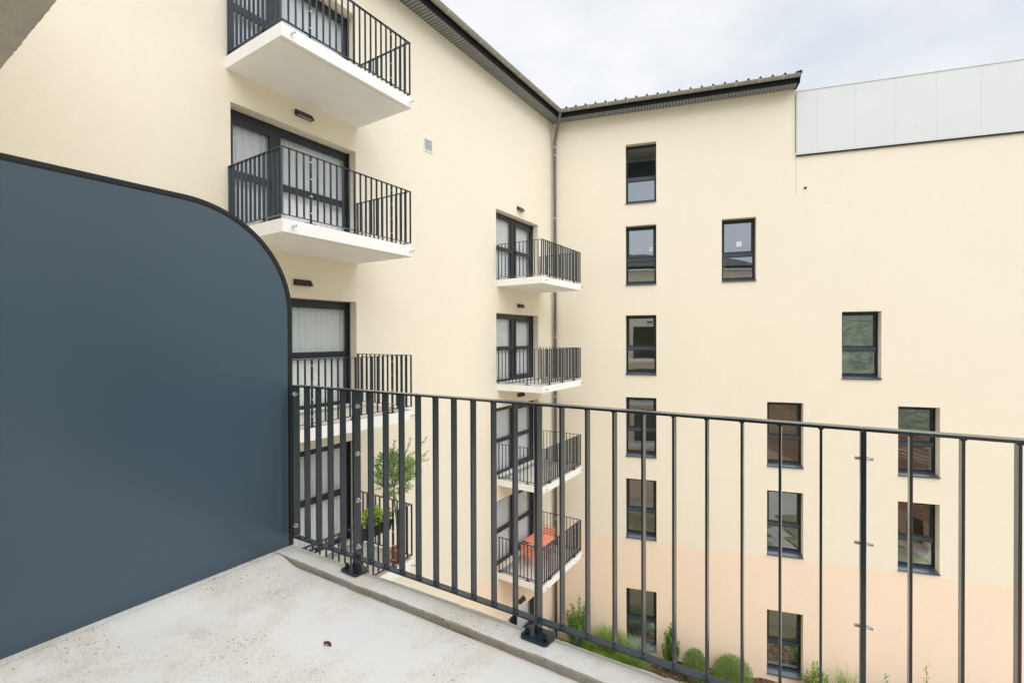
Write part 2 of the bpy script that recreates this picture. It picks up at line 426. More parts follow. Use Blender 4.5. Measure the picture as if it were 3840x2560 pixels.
# low house with a brown tiled roof across the court (seen mirrored in the panes)
hs = thing('tiled_house', 'low cream house with brown tiled roof on the open side of the court', 'house', (4, -15.5, GROUND))
g = MB()
g.box((-16, -19, GROUND), (11, -11.7, -9.2)); g.build('wall', M['stucco'], hs)
g = MB()
for sgn in (-1, 1):
    ye = -15.4 + sgn*4.5
    for k in range(24):
        t0, t1 = k/24, (k+1)/24
        za, zb_ = -9.4+3.3*t0, -9.4+3.3*t1
        ya, yb = ye-(sgn*4.5)*t0, ye-(sgn*4.5)*t1
        g.quad([(-16.6, ya, za+.04), (11.6, ya, za+.04), (11.6, yb, zb_+.005), (-16.6, yb, zb_+.005)])
g.build('roof', M['tile'], hs)
g = MB(); g.box((1, -11.7, -10.3), (2.2, -11.63, -9.5)); g.build('window', M['frame'], hs)
g = MB(); g.box((6, -11.7, GROUND), (7, -11.63, -9.3)); g.build('door', M['frame'], hs)

# ================================================================== BALCONY WING (left)
wingA = thing('apartment_building', 'cream apartment wing at left with two stacks of white balconies', 'building', (9.5, 8.3, GROUND))
DW = 2.4941; DT = 2.125
holesA = [(XN0+.069, XN0+.069+DW, TOPS[k]+.005, TOPS[k]+DT) for k in (1, 2, 3, 4, 5)] + \
         [(11.6371, 11.6371+2.5328, TOPS[k]+.005, TOPS[k]+DT) for k in (2, 3, 4, 5, 6)]
g = MB()
toA = lambda u, o, z: Vector((u, YA-o, z))
wall_grid(g, -4, XCOR, GROUND-.2, ZS, holesA, .33, toA)
wA = g.build('wall', M['stucco'], wingA); weld(wA)
# balcony slabs with drain spouts
def slab_part(x0, x1, k):
    zb = SLAB[k]; g = MB()
    xi0, xi1, yi = x0+.075, x1-.075, YF+.085
    # outer shell with a shallow drip groove underneath and a raised edge round the floor
    g.box((x0, YF, zb), (x1, YA+.01, zb+TS-.035))
    g.box((x0, YF, zb+TS-.035), (xi0, YA+.01, zb+TS)); g.box((xi1, YF, zb+TS-.035), (x1, YA+.01, zb+TS))
    g.box((xi0, YF, zb+TS-.035), (xi1, yi, zb+TS))
    g.cur = 1
    g.quad([(xi0, yi, zb+TS-.029), (xi1, yi, zb+TS-.029), (xi1, YA+.01, zb+TS-.029), (xi0, YA+.01, zb+TS-.029)])
    g.quad([(x0+.004, YF+.004, zb+TS+.003), (x1-.004, YF+.004, zb+TS+.003), (x1-.004, yi-.004, zb+TS+.003), (x0+.004, yi-.004, zb+TS+.003)])
    for a, b in ((x0+.004, xi0-.004), (xi1+.004, x1-.004)):
        g.quad([(a, yi-.004, zb+TS+.003), (b, yi-.004, zb+TS+.003), (b, YA, zb+TS+.003), (a, YA, zb+TS+.003)])
    g.cur = 2
    for dy, w in ((.075, .007),):
        g.quad([(x0+.05, YF+dy, zb-.002), (x1-.05, YF+dy, zb-.002), (x1-.05, YF+dy+w, zb-.002), (x0+.05, YF+dy+w, zb-.002)])
    sp = g.build('balcony_slab', [M['slab'], M['slabtop'], M['soffit']], wingA)
    for x in (x0+.16, x1-.05):
        g = MB()
        prof = []
        g.tube([(x, YF+.02, zb+.105), (x, YF-.085, zb+.095)], .017, 12, caps=False)
        g.tube([(x, YF-.085, zb+.095), (x, YF+.0, zb+.1)], .0135, 12, caps=True)
        g.build('drain_spout', M['steel'], sp, smooth=True)
    # threshold in front of the door
    g = MB(); g.box((x0+.10, YA-.16, zb+TS-.028), (x1-.12, YA+.02, zb+TS+.004)); g.build('door_threshold', M['threshold'], sp)
    return sp
for k in (1, 2, 3, 4): slab_part(XN0, XN1, k)
for k in (2, 3, 4, 5): slab_part(XC0, XC1, k)
# balcony doors -------------------------------------------------------
def frame_rect(g, x0, x1, z0, z1, w, y0, y1, wt=None, wb=None):
    wt = w if wt is None else wt; wb = w if wb is None else wb
    g.box((x0, y0, z0), (x0+w, y1, z1)); g.box((x1-w, y0, z0), (x1, y1, z1))
    g.box((x0+w, y0, z1-wt), (x1-w, y1, z1)); g.box((x0+w, y0, z0), (x1-w, y1, z0+wb))
def make_door(x0, w, z0, near):
    H = DT - .006; yf = YA+.232; x1 = x0+w; z1 = z0+H; zt = z0+.006
    g = MB()
    g.box((x0, yf+.004, z1-.085), (x1, yf+.09, z1-.002))            # shutter guide head
    frame_rect(g, x0+.001, x1-.001, zt, z1-.085, .055, yf, yf+.08, .05, .05)
    if near: m0, m1 = .875, .985
    else: m0, m1 = 1.215, 1.375
    g.box((x0+m0, yf+.002, zt+.05), (x0+m1, yf+.078, z1-.135))       # mullion
    lx0, lx1 = (x0+.055, x0+m0) if near else (x0+m1, x1-.055)       # opening leaf
    fx0, fx1 = (x0+m1, x1-.055) if near else (x0+.055, x0+m0)
    yl = yf-.018
    frame_rect(g, lx0+.004, lx1-.004, zt+.054, z1-.139, .085, yl, yl+.07, .09, .12)
    frame_rect(g, fx0, fx1, zt+.05, z1-.135, .022, yf+.006, yf+.06)
    za, zb_ = z0+.985, z0+1.105
    g.box((lx0+.089, yl+.004, za), (lx1-.089, yl+.066, zb_)); g.box((fx0+.022, yf+.001, za), (fx1-.022, yf+.066, zb_))
    g.box((x0+.001, yf-.035, z0+.01), (x0+.03, yf-.001, z1)); g.box((x1-.03, yf-.035, z0+.01), (x1-.001, yf-.001, z1))   # shutter side guides
    o = g.build('balcony_door', M['frame'], wingA, bevel=.003)
    panes = [(lx0+.089, lx1-.089, zt+.174, za, yl+.035), (lx0+.089, lx1-.089, zb_, z1-.229, yl+.035),
             (fx0+.022, fx1-.022, zt+.072, za, yf+.035), (fx0+.022, fx1-.022, zb_, z1-.157, yf+.035)]
    for a, b, c, d, y in panes:
        q = MB(); q.quad([(a-.004, y, c-.004), (b+.004, y, c-.004), (b+.004, y, d+.004), (a-.004, y, d+.004)]); q.build('pane', M['doorglass'], o)
    hx = lx1-.045 if near else lx0+.045
    q = MB(); q.tube([(hx, yl, z0+1.06), (hx, yl-.045, z0+1.06), (hx, yl-.05, z0+1.05), (hx, yl-.05, z0+.90)], .010, 8)
    q.box((hx-.014, yl-.008, z0+.98), (hx+.014, yl+.001, z0+1.14)); q.build('handle', M['handle'], o)
    # drip caps on the rails
    return o
dN = make_door(XN0+.069, DW, TOPS[1], True)
for k in (2, 3, 4): dup(dN, (0, 0, TOPS[k]-TOPS[1]), parent=wingA)
dC = make_door(11.6371, 2.5328, TOPS[2], False)
for k in (3, 4, 5, 6): dup(dC, (0, 0, TOPS[k]-TOPS[2]), parent=wingA)
# rooms behind the doors
def room(x0, x1, zf, parent):
    g = MB(); y0, y1 = YA+.332, YA+2.6; zc = zf+2.45
    a, b = x0-.35, x1+.35
    g.quad([(a, y1, zf), (b, y1, zf), (b, y1, zc), (a, y1, zc)]); g.quad([(a, y0, zf), (a, y1, zf), (a, y1, zc), (a, y0, zc)])
    g.quad([(b, y0, zf), (b, y1, zf), (b, y1, zc), (b, y0, zc)]); g.quad([(a, y0, zc), (b, y0, zc), (b, y1, zc), (a, y1, zc)])
    g.cur = 1; g.quad([(a, y0-.02, zf+.004), (b, y0-.02, zf+.004), (b, y1, zf+.004), (a, y1, zf+.004)])
    return g.build('room', [M['room'], M['wood']], parent)
for k in (1, 2, 3, 4): room(XN0+.069, XN0+.069+DW, TOPS[k], wingA)
for k in (2, 3, 4, 5, 6): room(11.637, 14.17, TOPS[k], wingA)
# curtains -------------------------------------------------------------
def curtain(x0, x1, z0, z1, label, seed, pleat, amp, gap=None):
    amp *= .45
    rnd = random.Random(seed); g = MB(); y = YA+.37
    N = int((x1-x0)/.012); xs = [x0+(x1-x0)*i/N for i in range(N+1)]
    ph = rnd.random()*6; jit = [rnd.uniform(.75, 1.3) for _ in range(200)]
    def prof(x):
        t = (x-x0)/pleat + ph; k = int(t); f = t-k
        w = math.sin(f*math.pi*2)*amp*jit[k % 200] + .35*amp*math.sin(f*math.pi*4+jit[(k+3) % 200]*3)
        return w
    zz = [z0+.03, z0+.5*(z1-z0), z1]
    b = 0
    for x in xs:
        for j, z in enumerate(zz):
            g.v.append(Vector((x + (.006*math.sin(x*40+j) if j == 0 else 0), y+prof(x)*(1.15 if j == 0 else 1), z)))
    for i in range(N):
        for j in range(2):
            a = i*3+j; g.f.append((a, a+3, a+4, a+1)); g.mi.append(0)
    o = g.build('curtain', M['curtain'], smooth=True)
    return tag(o, label, 'curtain', 'white curtains behind the balcony doors')
lev = {1: 'topmost', 2: 'second highest', 3: 'third', 4: 'lowest'}
LN = {1: 'white pleated curtain behind the balcony door at the top edge, near stack',
      2: 'white pleated curtain under the big white balcony underside, near stack, above the slate screen',
      3: 'white pleated curtain just right of the curved edge of the slate screen',
      4: 'white curtain behind the door on the balcony with the olive tree'}
for k in (1, 2, 3, 4): curtain(XN0+.0, XN1+.05, TOPS[k]+.02, TOPS[k]+2.2, LN[k], 10+k, .125, .028)
LC = {2: 'white sheer curtain in the highest door of the corner stack of balconies',
      3: 'white sheer curtain in the second door from the top of the corner stack',
      4: 'white sheer curtain in the corner stack door directly behind the foreground handrail',
      5: 'white sheer curtain behind the coral table and chairs',
      6: 'white sheer curtain in the ground floor door below the balcony with coral furniture'}
for k in (2, 3, 4, 5, 6): curtain(11.6, 14.3, TOPS[k]+.02, TOPS[k]+2.2, LC[k], 30+k, .085, .020)
# vent ------------------------------------------------------------------
g = MB(); x0, x1, z0, z1 = 8.545, 8.872, 4.585, 4.908; y = YA-.014
frame_rect(g, x0, x1, z0, z1, .028, y, YA+.005)
for i in range(9):
    z = z0+.032+(z1-z0-.06)*i/9.0
    g.hexa([(x0+.028, y+.002, z), (x1-.028, y+.002, z), (x0+.028, YA-.001, z+.008), (x1-.028, YA-.001, z+.008), (x0+.028, y+.002, z+.013), (x1-.028, y+.002, z+.013), (x0+.028, YA-.001, z+.02), (x1-.028, YA-.001, z+.02)])
ve = g.build('vent_grille', M['vent'], wingA)
g = MB(); g.box((x0+.02, YA-.003, z0+.02), (x1-.02, YA-.0008, z1-.02)); g.build('vent_backing', M['screw'], ve)

# ================================================================== WINDOW WING (right)
wingB = thing('apartment_building', 'cream and peach apartment wing at right with scattered narrow dark windows', 'building', BW(6, -.3, GROUND))
FB = lambda s, o, z: BW(s, o, z)
WW, WH = 1.012, 2.02
ROWZ = {1: 6.6529, 2: 3.8529, 3: .7751, 4: -2.0494, 5: -4.864, 6: -8.6693}
wins = [(2.583, 1), (2.583, 2), (2.583, 3), (2.583, 4), (2.583, 5), (2.583, 6), (5.641, 2), (9.0095, 3), (6.968, 4), (6.968, 5), (6.968, 6), (10.442, 4), (10.442, 5)]
SE = 17.0
holesB = [(s, s+WW, ROWZ[r]-WH, ROWZ[r]) for s, r in wins]
g = MB(); wall_grid(g, 0, SE, GROUND-.2, ZS, holesB, .42, FB, skips=[(7.76, SE, 5.70, ZS)])
g.quad([FB(7.76, 0, 5.7), FB(7.76, -3, 5.7), FB(7.76, -3, ZS), FB(7.76, 0, ZS)], True)
g.quad([FB(SE, 0, GROUND-.2), FB(SE, -9, GROUND-.2), FB(SE, -9, 7.6), FB(SE, 0, 7.6)], True)
wB = g.build('wall', M['stucco'], wingB); weld(wB)
g = MB(fr=FB); g.box((7.766, .0005, 4.45), (7.772, .003, 5.66)); g.build('wall_joint', M['soffit'], wingB)
g = MB(fr=FB); g.tube([(8.026, -.02, 4.64), (8.026, .035, 4.632)], .034, 14, caps=False); g.tube([(8.026, .004, 4.64), (8.026, .005, 4.64)], .03, 12); g.build('overflow_pipe', M['black'], wingB)
# pale cladding strip along the top
seams = [7.785, 8.342, 9.325, 10.318, 11.327, 12.358, 13.37, 14.4, 15.4, 16.4, SE]
g = MB(fr=FB)
for a, b in zip(seams[:-1], seams[1:]): g.box((a+.0012, .012, 5.70), (b-.0012, .055, 7.615))
cl = g.build('cladding', M['clad'], wingB, bevel=.002)
g = MB(fr=FB); g.box((7.785, .001, 5.71), (SE, .045, 7.60)); g.build('cladding_backing', M['clad'], cl)
g = MB(fr=FB)
for a, b in ((7.77, 8.6), (8.602, 9.55), (9.552, 10.4), (10.402, 11.4), (11.402, 12.9), (12.902, SE)):
    g.box((a, -.5, 7.622), (b, .068, 7.655))
g.build('parapet_cap', M['cladtrim'], cl)
g = MB(fr=FB); g.box((7.765, .0, 5.665), (SE, .062, 5.694)); g.box((7.765, .001, 5.694), (7.783, .05, 7.62)); g.build('edge_trim', M['cladtrim'], cl)
g = MB(fr=FB); g.box((7.775, .001, 5.63), (SE, .05, 5.66)); g.box((7.757, .002, 5.75), (7.7645, .03, 7.5)); g.build('shadow_strip', M['dark'], cl)  # dark strips: the shadow line of the cladding put into colour
def screw(s_, z_):
    g = MB(fr=FB); g.tube([(s_, .0545, z_), (s_, .059, z_)], .007, 8); g.build('screw', M['screw'], cl)
for sm in seams[1:-1]:
    for dx in (-.045, .045):
        screw(sm+dx+random.uniform(-.01, .01), 7.44+random.uniform(-.02, .02))
for q in ((7.93, 7.4), (10.83, 6.08), (11.65, 7.33)): screw(*q)
# windows --------------------------------------------------------------
def make_window(s, r, opened=False):
    z1 = ROWZ[r]; z0 = z1-WH; rec = .27; a, b = s+.002, s+WW-.002
    g = MB(fr=lambda x, y, z: BW(x, -y, z))
    frame_rect(g, a, b, z0+.072, z1-.002, .045, rec, rec+.07, .05, .04)
    zt0, zt1 = z1-1.20, z1-1.075
    g.cur = 2; g.box((a+.045, rec-.010, zt0), (b-.045, rec+.066, zt1)); g.cur = 0  # transom in the paler tone that carries the sky light
    if not opened: frame_rect(g, a+.049, b-.049, zt1+.003, z1-.056, .052, rec-.014, rec+.055, .055, .03)
    frame_rect(g, a+.045, b-.045, z0+.112, zt0, .020, rec+.006, rec+.05, .02, .02)
    g.box((a, rec-.028, z0+.08), (a+.022, rec-.001, z1-.003)); g.box((b-.022, rec-.028, z0+.08), (b, rec-.001, z1-.003))   # shutter guides
    g.box((a+.022, rec-.06, z1-.075), (b-.022, rec-.0155, z1-.003))
    g.cur = 1
    for t in (.2, .8): g.box((a+.1+(WW-.2)*t-.03, rec-.0115, zt1-.032), (a+.1+(WW-.2)*t+.03, rec-.0102, zt1-.016))
    o = g.build('window', [M['frame'], M['cap'], M['sill']], wingB, bevel=.002)
    for c, d, y in ((zt1+.033, z1-.111, rec+.02), (z0+.132, zt0-.02, rec+.028)):
        if opened and c > zt1: continue
        e = .101 if y < rec+.025 else .065
        q = MB(fr=lambda x, y_, z: BW(x, -y_, z)); q.quad([(a+e-.004, y, c-.004), (b-e+.004, y, c-.004), (b-e+.004, y, d+.004), (a+e-.004, y, d+.004)])
        q.build('pane', M['glass'], o)
    q = MB(fr=lambda x, y, z: BW(x, -y, z))
    q.hexa([(a-.014, -.042, z0-.028), (b+.014, -.042, z0-.028), (a-.014, -.036, z0-.026), (b+.014, -.036, z0-.026),
            (a-.014, -.042, z0+.0), (b+.014, -.042, z0+.0), (a-.014, -.036, z0+.001), (b+.014, -.036, z0+.001)])
    q.hexa([(a, -.0355, z0-.004), (b, -.0355, z0-.004), (a, rec+.03, z0+.030), (b, rec+.03, z0+.030),
            (a-.0, -.0355, z0+.003), (b+.0, -.0355, z0+.003), (a, rec+.03, z0+.042), (b, rec+.03, z0+.042)])
    q.box((a+.004, rec-.03, z0+.043), (b-.004, rec+.0, z0+.0715))
    q.build('sill', M['sill'], o, bevel=.002)
    return o
w0 = make_window(2.583, 2)
WINS = {(2.583, 1): make_window(2.583, 1, True), (2.583, 2): w0}
for s, r in wins:
    if (s, r) not in WINS: WINS[(s, r)] = dup(w0, D*(s-2.583)+Vector((0, 0, ROWZ[r]-ROWZ[2])), parent=wingB)
for ob in list(COL.objects):
    if ob.parent and ob.name.startswith('pane') and any(ob.parent == WINS[k] for k in WINS if k[1] >= 4):
        ob.data = ob.data.copy(); ob.data.materials[0] = M['glassdim']
def room_b(s, r, wall, parent):
    g = MB(fr=lambda x, y, z: BW(x, -y, z)); z1 = ROWZ[r]; zf = z1-WH-.12; zc = z1+.28; a, b = s-.55, s+WW+.6; y0, y1 = .422, 2.3
    g.quad([(a, y1, zf), (b, y1, zf), (b, y1, zc), (a, y1, zc)]); g.quad([(a, y0, zf), (a, y1, zf), (a, y1, zc), (a, y0, zc)])
    g.quad([(b, y0, zf), (b, y1, zf), (b, y1, zc), (b, y0, zc)]); g.quad([(a, y0, zc), (b, y0, zc), (b, y1, zc), (a, y1, zc)])
    g.cur = 1; g.quad([(a, y0, zf), (b, y0, zf), (b, y1, zf), (a, y1, zf)])
    return g.build('room', [M[wall], M['wood']], parent)
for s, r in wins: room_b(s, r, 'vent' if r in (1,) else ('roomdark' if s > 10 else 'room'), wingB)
def sticker(win, s, o, z, w):
    q = MB(fr=lambda x, y, z_: BW(x, -y, z_)); q.box((s, o-.002, z), (s+w, o-.0004, z+w)); q.cur = 1
    q.box((s+w*.32, o-.003, z+w*.42), (s+w*.62, o-.0021, z+w*.5)); q.box((s+w*.5, o-.003, z+w*.5), (s+w*.66, o-.0021, z+w*.62)); q.box((s+w*.46, o-.003, z+w*.26), (s+w*.54, o-.0021, z+w*.33))
    q.build('sticker', [M['sticker'], M['stickerink']], win)
sticker(WINS[(5.641, 2)], 6.115, .29, ROWZ[2]-.86, .15)
sticker(WINS[(2.583, 2)], 3.36, .29, ROWZ[2]-.86, .14)
def blind(s, r, za, zb_, mat, label):
    q = MB(fr=lambda x, y, z: BW(x, -y, z)); N = 40
    for i in range(N):
        f0, f1 = i/N, (i+1)/N; w = lambda f: .44+.012*math.sin(f*34)
        q.quad([(s-.03+f0*(WW+.06), w(f0), za), (s-.03+f1*(WW+.06), w(f1), za), (s-.03+f1*(WW+.06), w(f1), zb_), (s-.03+f0*(WW+.06), w(f0), zb_)])
    o = q.build('window_sheet', mat, smooth=True); weld(o); tag(o, label, 'blind')
blind(6.968, 4, ROWZ[4]-1.10, ROWZ[4], M['blind'], 'beige woven sheet high in the window crossed by the handrail, right of centre')  # beige sheet behind the upper half of the window
blind(10.442, 4, ROWZ[4]-1.35, ROWZ[4], M['roofreflection'], 'brown sheet painted as roof reflection in the upper of the two rightmost windows')  # added brown sheets paint the mirrored roof into both right windows
blind(10.442, 5, ROWZ[5]-1.45, ROWZ[5], M['roofreflection'], 'brown sheet painted as roof reflection in the lower of the two rightmost windows')
# things seen in the rooms: a white inner door with handle
g = MB(fr=lambda x, y, z: BW(x, -y, z)); zb0 = ROWZ[2]-WH-.11
g.box((5.15, 2.24, zb0), (6.0, 2.28, zb0+2.1)); dr = g.build('interior_door', M['vent'], wingB)
g = MB(fr=lambda x, y, z: BW(x, -y, z)); g.box((5.88, 2.21, zb0+.93), (5.92, 2.238, zb0+1.16)); g.tube([(5.90, 2.2, zb0+1.07), (5.76, 2.2, zb0+1.07)], .012, 8); g.build('handle', M['steel'], dr)
g = MB(fr=lambda x, y, z: BW(x, -y, z)); g.box((2.0, 1.9, ROWZ[1]-2.1), (3.62, 1.96, ROWZ[1]+.05)); g.build('interior_door', M['tealdoor'], wingB)
g = MB(fr=lambda x, y, z: BW(x, -y, z)); g.tube([(3.1, 1.0, ROWZ[1]+.26), (3.1, 1.0, ROWZ[1]+.279)], .12, 20); g.build('ceiling_light', M['screw'], wingB)

# ================================================================== EAVES
OH = .40
def vall(off):   # intersection of lines parallel to both walls at distance off outside
    # A line: y = YA-off ; B line: CO + D*s + NO*off
    p = CO + NO*off; t = (YA-off-p.y)/D.y; return Vector((p.x+D.x*t, YA-off, 0)), t
E0, tE0 = vall(OH)
XW = -4.0
def eave_A(off, z): return Vector((XW, YA-off, z))
# soffit boards (real boards with gaps, dark backing above)
g = MB(); pitch = .10
x = XW
while x < XCOR-.02:
    xa, xb = x+.011, x+pitch-.011
    def lim(xx): return min(1, max(0, (XCOR-xx)/(XCOR-E0.x)))*1.0 if xx > E0.x else 1
    la, lb = lim(xa), lim(min(xb, XCOR))
    g.hexa([(xa, YA-OH*la, ZS), (xb, YA-OH*lb, ZS), (xa, YA, ZS), (xb, YA, ZS), (xa, YA-OH*la, ZS+.012), (xb, YA-OH*lb, ZS+.012), (xa, YA, ZS+.012), (xb, YA, ZS+.012)])
    x += pitch
g.build('soffit', M['soffit'], wingA)
g = MB(); g.quad([(XW, YA-OH, ZS+.016), (E0.x, YA-OH, ZS+.016), (XCOR, YA, ZS+.016), (XW, YA, ZS+.016)]); g.build('soffit_backing', M['dark'], wingA)
g = MB(fr=FB); s = .02
sE = (E0-CO).dot(D)
while s < 7.73:
    sa, sb = s+.011, min(s+pitch-.011, 7.74)
    lim = lambda q: 1 if q > sE else max(0, q/sE)
    g.hexa([(sa, 0, ZS+.001), (sb, 0, ZS+.001), (sa, OH*lim(sa), ZS+.001), (sb, OH*lim(sb), ZS+.001), (sa, 0, ZS+.013), (sb, 0, ZS+.013), (sa, OH*lim(sa), ZS+.013), (sb, OH*lim(sb), ZS+.013)])
    s += pitch
g.build('soffit', M['soffit'], wingB)
g = MB(fr=FB); g.quad([(0, 0, ZS+.017), (7.74, 0, ZS+.017), (7.74, OH, ZS+.017), (sE, OH, ZS+.017)]); g.build('soffit_backing', M['dark'], wingB)
# fascia
E1, _ = vall(OH+.02); sE1 = (E1-CO).dot(D)
g = MB(); g.hexa([(XW, YA-OH-.02, ZS-.012), (E1.x, YA-OH-.02, ZS-.012), (XW, YA-OH, ZS-.012), (E0.x, YA-OH, ZS-.012), (XW, YA-OH-.02, ZS+.20), (E1.x, YA-OH-.02, ZS+.20), (XW, YA-OH, ZS+.20), (E0.x, YA-OH, ZS+.20)]); g.build('fascia', M['roof'], wingA)
g = MB(fr=FB); g.hexa([(sE, OH, ZS-.012), (7.76, OH, ZS-.012), (sE1, OH+.02, ZS-.012), (7.78, OH+.02, ZS-.012), (sE, OH, ZS+.20), (7.76, OH, ZS+.20), (sE1, OH+.02, ZS+.20), (7.78, OH+.02, ZS+.20)])
g.hexa([(7.745, -.4, ZS-.01), (7.775, -.4, ZS-.01), (7.745, OH+.02, ZS-.012), (7.775, OH+.02, ZS-.012), (7.745, -.4, ZS+.36), (7.775, -.4, ZS+.36), (7.745, OH+.19, ZS+.25), (7.775, OH+.19, ZS+.25)])
g.build('fascia', M['roof'], wingB)
# half-round gutters with clips
GO, GZ, GR = OH+.105, 7.935, .078
EG, _ = vall(GO); sEG = (EG-CO).dot(D)
def gutter(pt, a, b, name_parent, step, first):
    g = MB(); n = 12
    for r_, flip in ((GR, 0), (GR-.006, 1)):
        for k in range(n):
            t0, t1 = math.pi*k/n, math.pi*(k+1)/n
            p = [(a if GO else a, -r_*math.cos(t0), -r_*math.sin(t0)), (a, -r_*math.cos(t1), -r_*math.sin(t1))]
            q = [pt(a, GO-r_*math.cos(t0), GZ-r_*math.sin(t0)), pt(b(-r_*math.cos(t0)) if callable(b) else b, GO-r_*math.cos(t0), GZ-r_*math.sin(t0)), pt(b(-r_*math.cos(t1)) if callable(b) else b, GO-r_*math.cos(t1), GZ-r_*math.sin(t1)), pt(a, GO-r_*math.cos(t1), GZ-r_*math.sin(t1))]
            g.quad(q, True)
    o = g.build('gutter', M['zinc'], name_parent, smooth=True); weld(o)
    be = b(GR) if callable(b) else b
    g = MB(); g.tube([pt(a, GO+GR, GZ+.004), pt(be, GO+GR, GZ+.004)], .009, 8); g.build('gutter_bead', M['zinc'], o, smooth=True)
    u = first
    lo, hi = min(a, be), max(a, be)
    while u < hi-.1:
        if u > lo+.05:
            g = MB(); rr = GR+.005
            for k in range(n):
                t0, t1 = math.pi*k/n, math.pi*(k+1)/n
                g.quad([pt(u-.016, GO-rr*math.cos(t0), GZ-rr*math.sin(t0)), pt(u+.016, GO-rr*math.cos(t0), GZ-rr*math.sin(t0)), pt(u+.016, GO-rr*math.cos(t1), GZ-rr*math.sin(t1)), pt(u-.016, GO-rr*math.cos(t1), GZ-rr*math.sin(t1))], True)
            g.build('gutter_clip', M['clip'], o, smooth=True)
        u += step
    return o
def bA(dr): return vall(GO+dr)[0].x
def bB(dr): return (vall(GO+dr)[0]-CO).dot(D)
guA = gutter(lambda u, o, z: Vector((u, YA-o, z)), XW, bA, wingA, .66, XW+.3)
guB = gutter(lambda u, o, z: BW(u, o, z), 7.755, bB, wingB, .66, sEG+.32)
# roofs: dark ribbed sheets rising away from the court
RE, slope = OH+.115, math.tan(R(14)); ZE = 7.972
V0, _ = vall(RE); V1, _ = vall(-7.5)
def zroof(off): return ZE + (RE-off)*slope
g = MB()
g.quad([(XW, YA-RE, ZE), (V0.x, V0.y, ZE), (V1.x, V1.y, zroof(-7.5)), (XW, YA+7.5, zroof(-7.5))])
g.quad([(XW, YA-RE, ZE-.03), (V0.x, V0.y, ZE-.03), (V0.x, V0.y, ZE), (XW, YA-RE, ZE)])
x = XW+.2
while x < V0.x-.1:
    g.hexa([(x-.045, YA-RE, ZE+.001), (x+.045, YA-RE, ZE+.001), (x-.045, YA, zroof(0)+.001), (x+.045, YA, zroof(0)+.001), (x-.015, YA-RE, ZE+.045), (x+.015, YA-RE, ZE+.045), (x-.015, YA, zroof(0)+.045), (x+.015, YA, zroof(0)+.045)])
    x += .3375
g.build('roof', M['roof'], wingA)
g = MB()
g.quad([V0+Vector((0, 0, ZE)), BW(7.80, RE, ZE), BW(7.80, -7.5, zroof(-7.5)), V1+Vector((0, 0, zroof(-7.5)))], True)
g.quad([V0+Vector((0, 0, ZE-.03)), BW(7.80, RE, ZE-.03), BW(7.80, RE, ZE), V0+Vector((0, 0, ZE))], True)
s = .609
g.fr = FB
while s < 7.79:
    e0 = -3
    g.hexa([(s-.05, RE, ZE+.001), (s+.05, RE, ZE+.001), (s-.05, e0, zroof(e0)+.001), (s+.05, e0, zroof(e0)+.001), (s-.016, RE, ZE+.068), (s+.016, RE, ZE+.068), (s-.016, e0, zroof(e0)+.068), (s+.016, e0, zroof(e0)+.068)])
    s += .3375
g.hexa([(7.74, RE+.02, ZE-.02), (7.81, RE+.02, ZE-.02), (7.74, -3, zroof(-3)-.02), (7.81, -3, zroof(-3)-.02), (7.74, RE+.02, ZE+.065), (7.81, RE+.02, ZE+.065), (7.74, -3, zroof(-3)+.065), (7.81, -3, zroof(-3)+.065)])
g.build('roof', M['roof'], wingB)
# downpipe with swan neck
px, py = 15.185, 7.925
g = MB()
top = Vector((EG.x+.02, EG.y+.02, 0))
path = [(top.x, top.y, 7.90), (top.x, top.y, 7.80), (top.x+.03, top.y+.025, 7.70)]
path += [(top.x+.03+(px-top.x-.06)*t, top.y+.025+(py-top.y-.05)*t, 7.70-.62*t) for t in (.25, .5, .75, 1)]
path += [(px-.008, py-.008, 6.98), (px, py, 6.86), (px, py, GROUND-.1)]
g.tube(path, [.075, .056, .052] + [.052]*4 + [.052]*3, 14)
dp = g.build('downpipe', M['pipe'], guA, smooth=True)
for z in (6.84, 6.55, 4.3, 2.2, .05, -2.1, -4.35, -6.5, -8.6):
    g = MB(); g.tube([(px, py, z-.02), (px, py, z+.02)], .060, 14); g.build('pipe_clip', M['clip'], dp)

# ================================================================== WING THE CAMERA STANDS IN
wingC = thing('apartment_building', 'nearest cream apartment wing, its rough door lintel filling the top left corner', 'building', (XF, 0, GROUND))
toC = lambda u, o, z: Vector((XF+o, u, z))
hole = [(-.50, 2.12, -1.3555, .760)]
g = MB(); wall_grid(g, -6, YA, GROUND-.2, ZC, hole, .40, toC, reveals=False)
g.quad([toC(-6, 0, GROUND-.2), toC(-6, -9, GROUND-.2), toC(-6, -9, ZC), toC(-6, 0, ZC)], True)
for u in (-.50, 2.12): g.quad([toC(u, 0, -1.3555), toC(u, 0, .76), toC(u, -.40, .76), toC(u, -.40, -1.3555)], True)
wC = g.build('wall', M['stucco'], wingC); weld(wC)
g = MB(); N = 220; rnd = random.Random(3)
for i in range(N):
    u0, u1 = -.5+2.62*i/N, -.5+2.62*(i+1)/N
    if i == 0: e0 = 0
    e1 = rnd.uniform(-.0016, .0016)
    g.quad([(XF+e0, u0, .7598), (XF+e1, u1, .7598), (XF-.40, u1, .7598), (XF-.40, u0, .7598)]); e0 = e1
li = g.build('lintel', M['lintel'], wingC); weld(li)
g = MB(); x0, x1, y0, y1, z0, z1 = -4.2, XF-.402, -1.6, 3.1, -1.38, 1.12
g.quad([(x0, y0, z0), (x0, y1, z0), (x0, y1, z1), (x0, y0, z1)]); g.quad([(x0, y0, z0), (x1, y0, z0), (x1, y0, z1), (x0, y0, z1)])
g.quad([(x0, y1, z0), (x1, y1, z0), (x1, y1, z1), (x0, y1, z1)]); g.quad([(x0, y0, z1), (x1, y0, z1), (x1, y1, z1), (x0, y1, z1)])
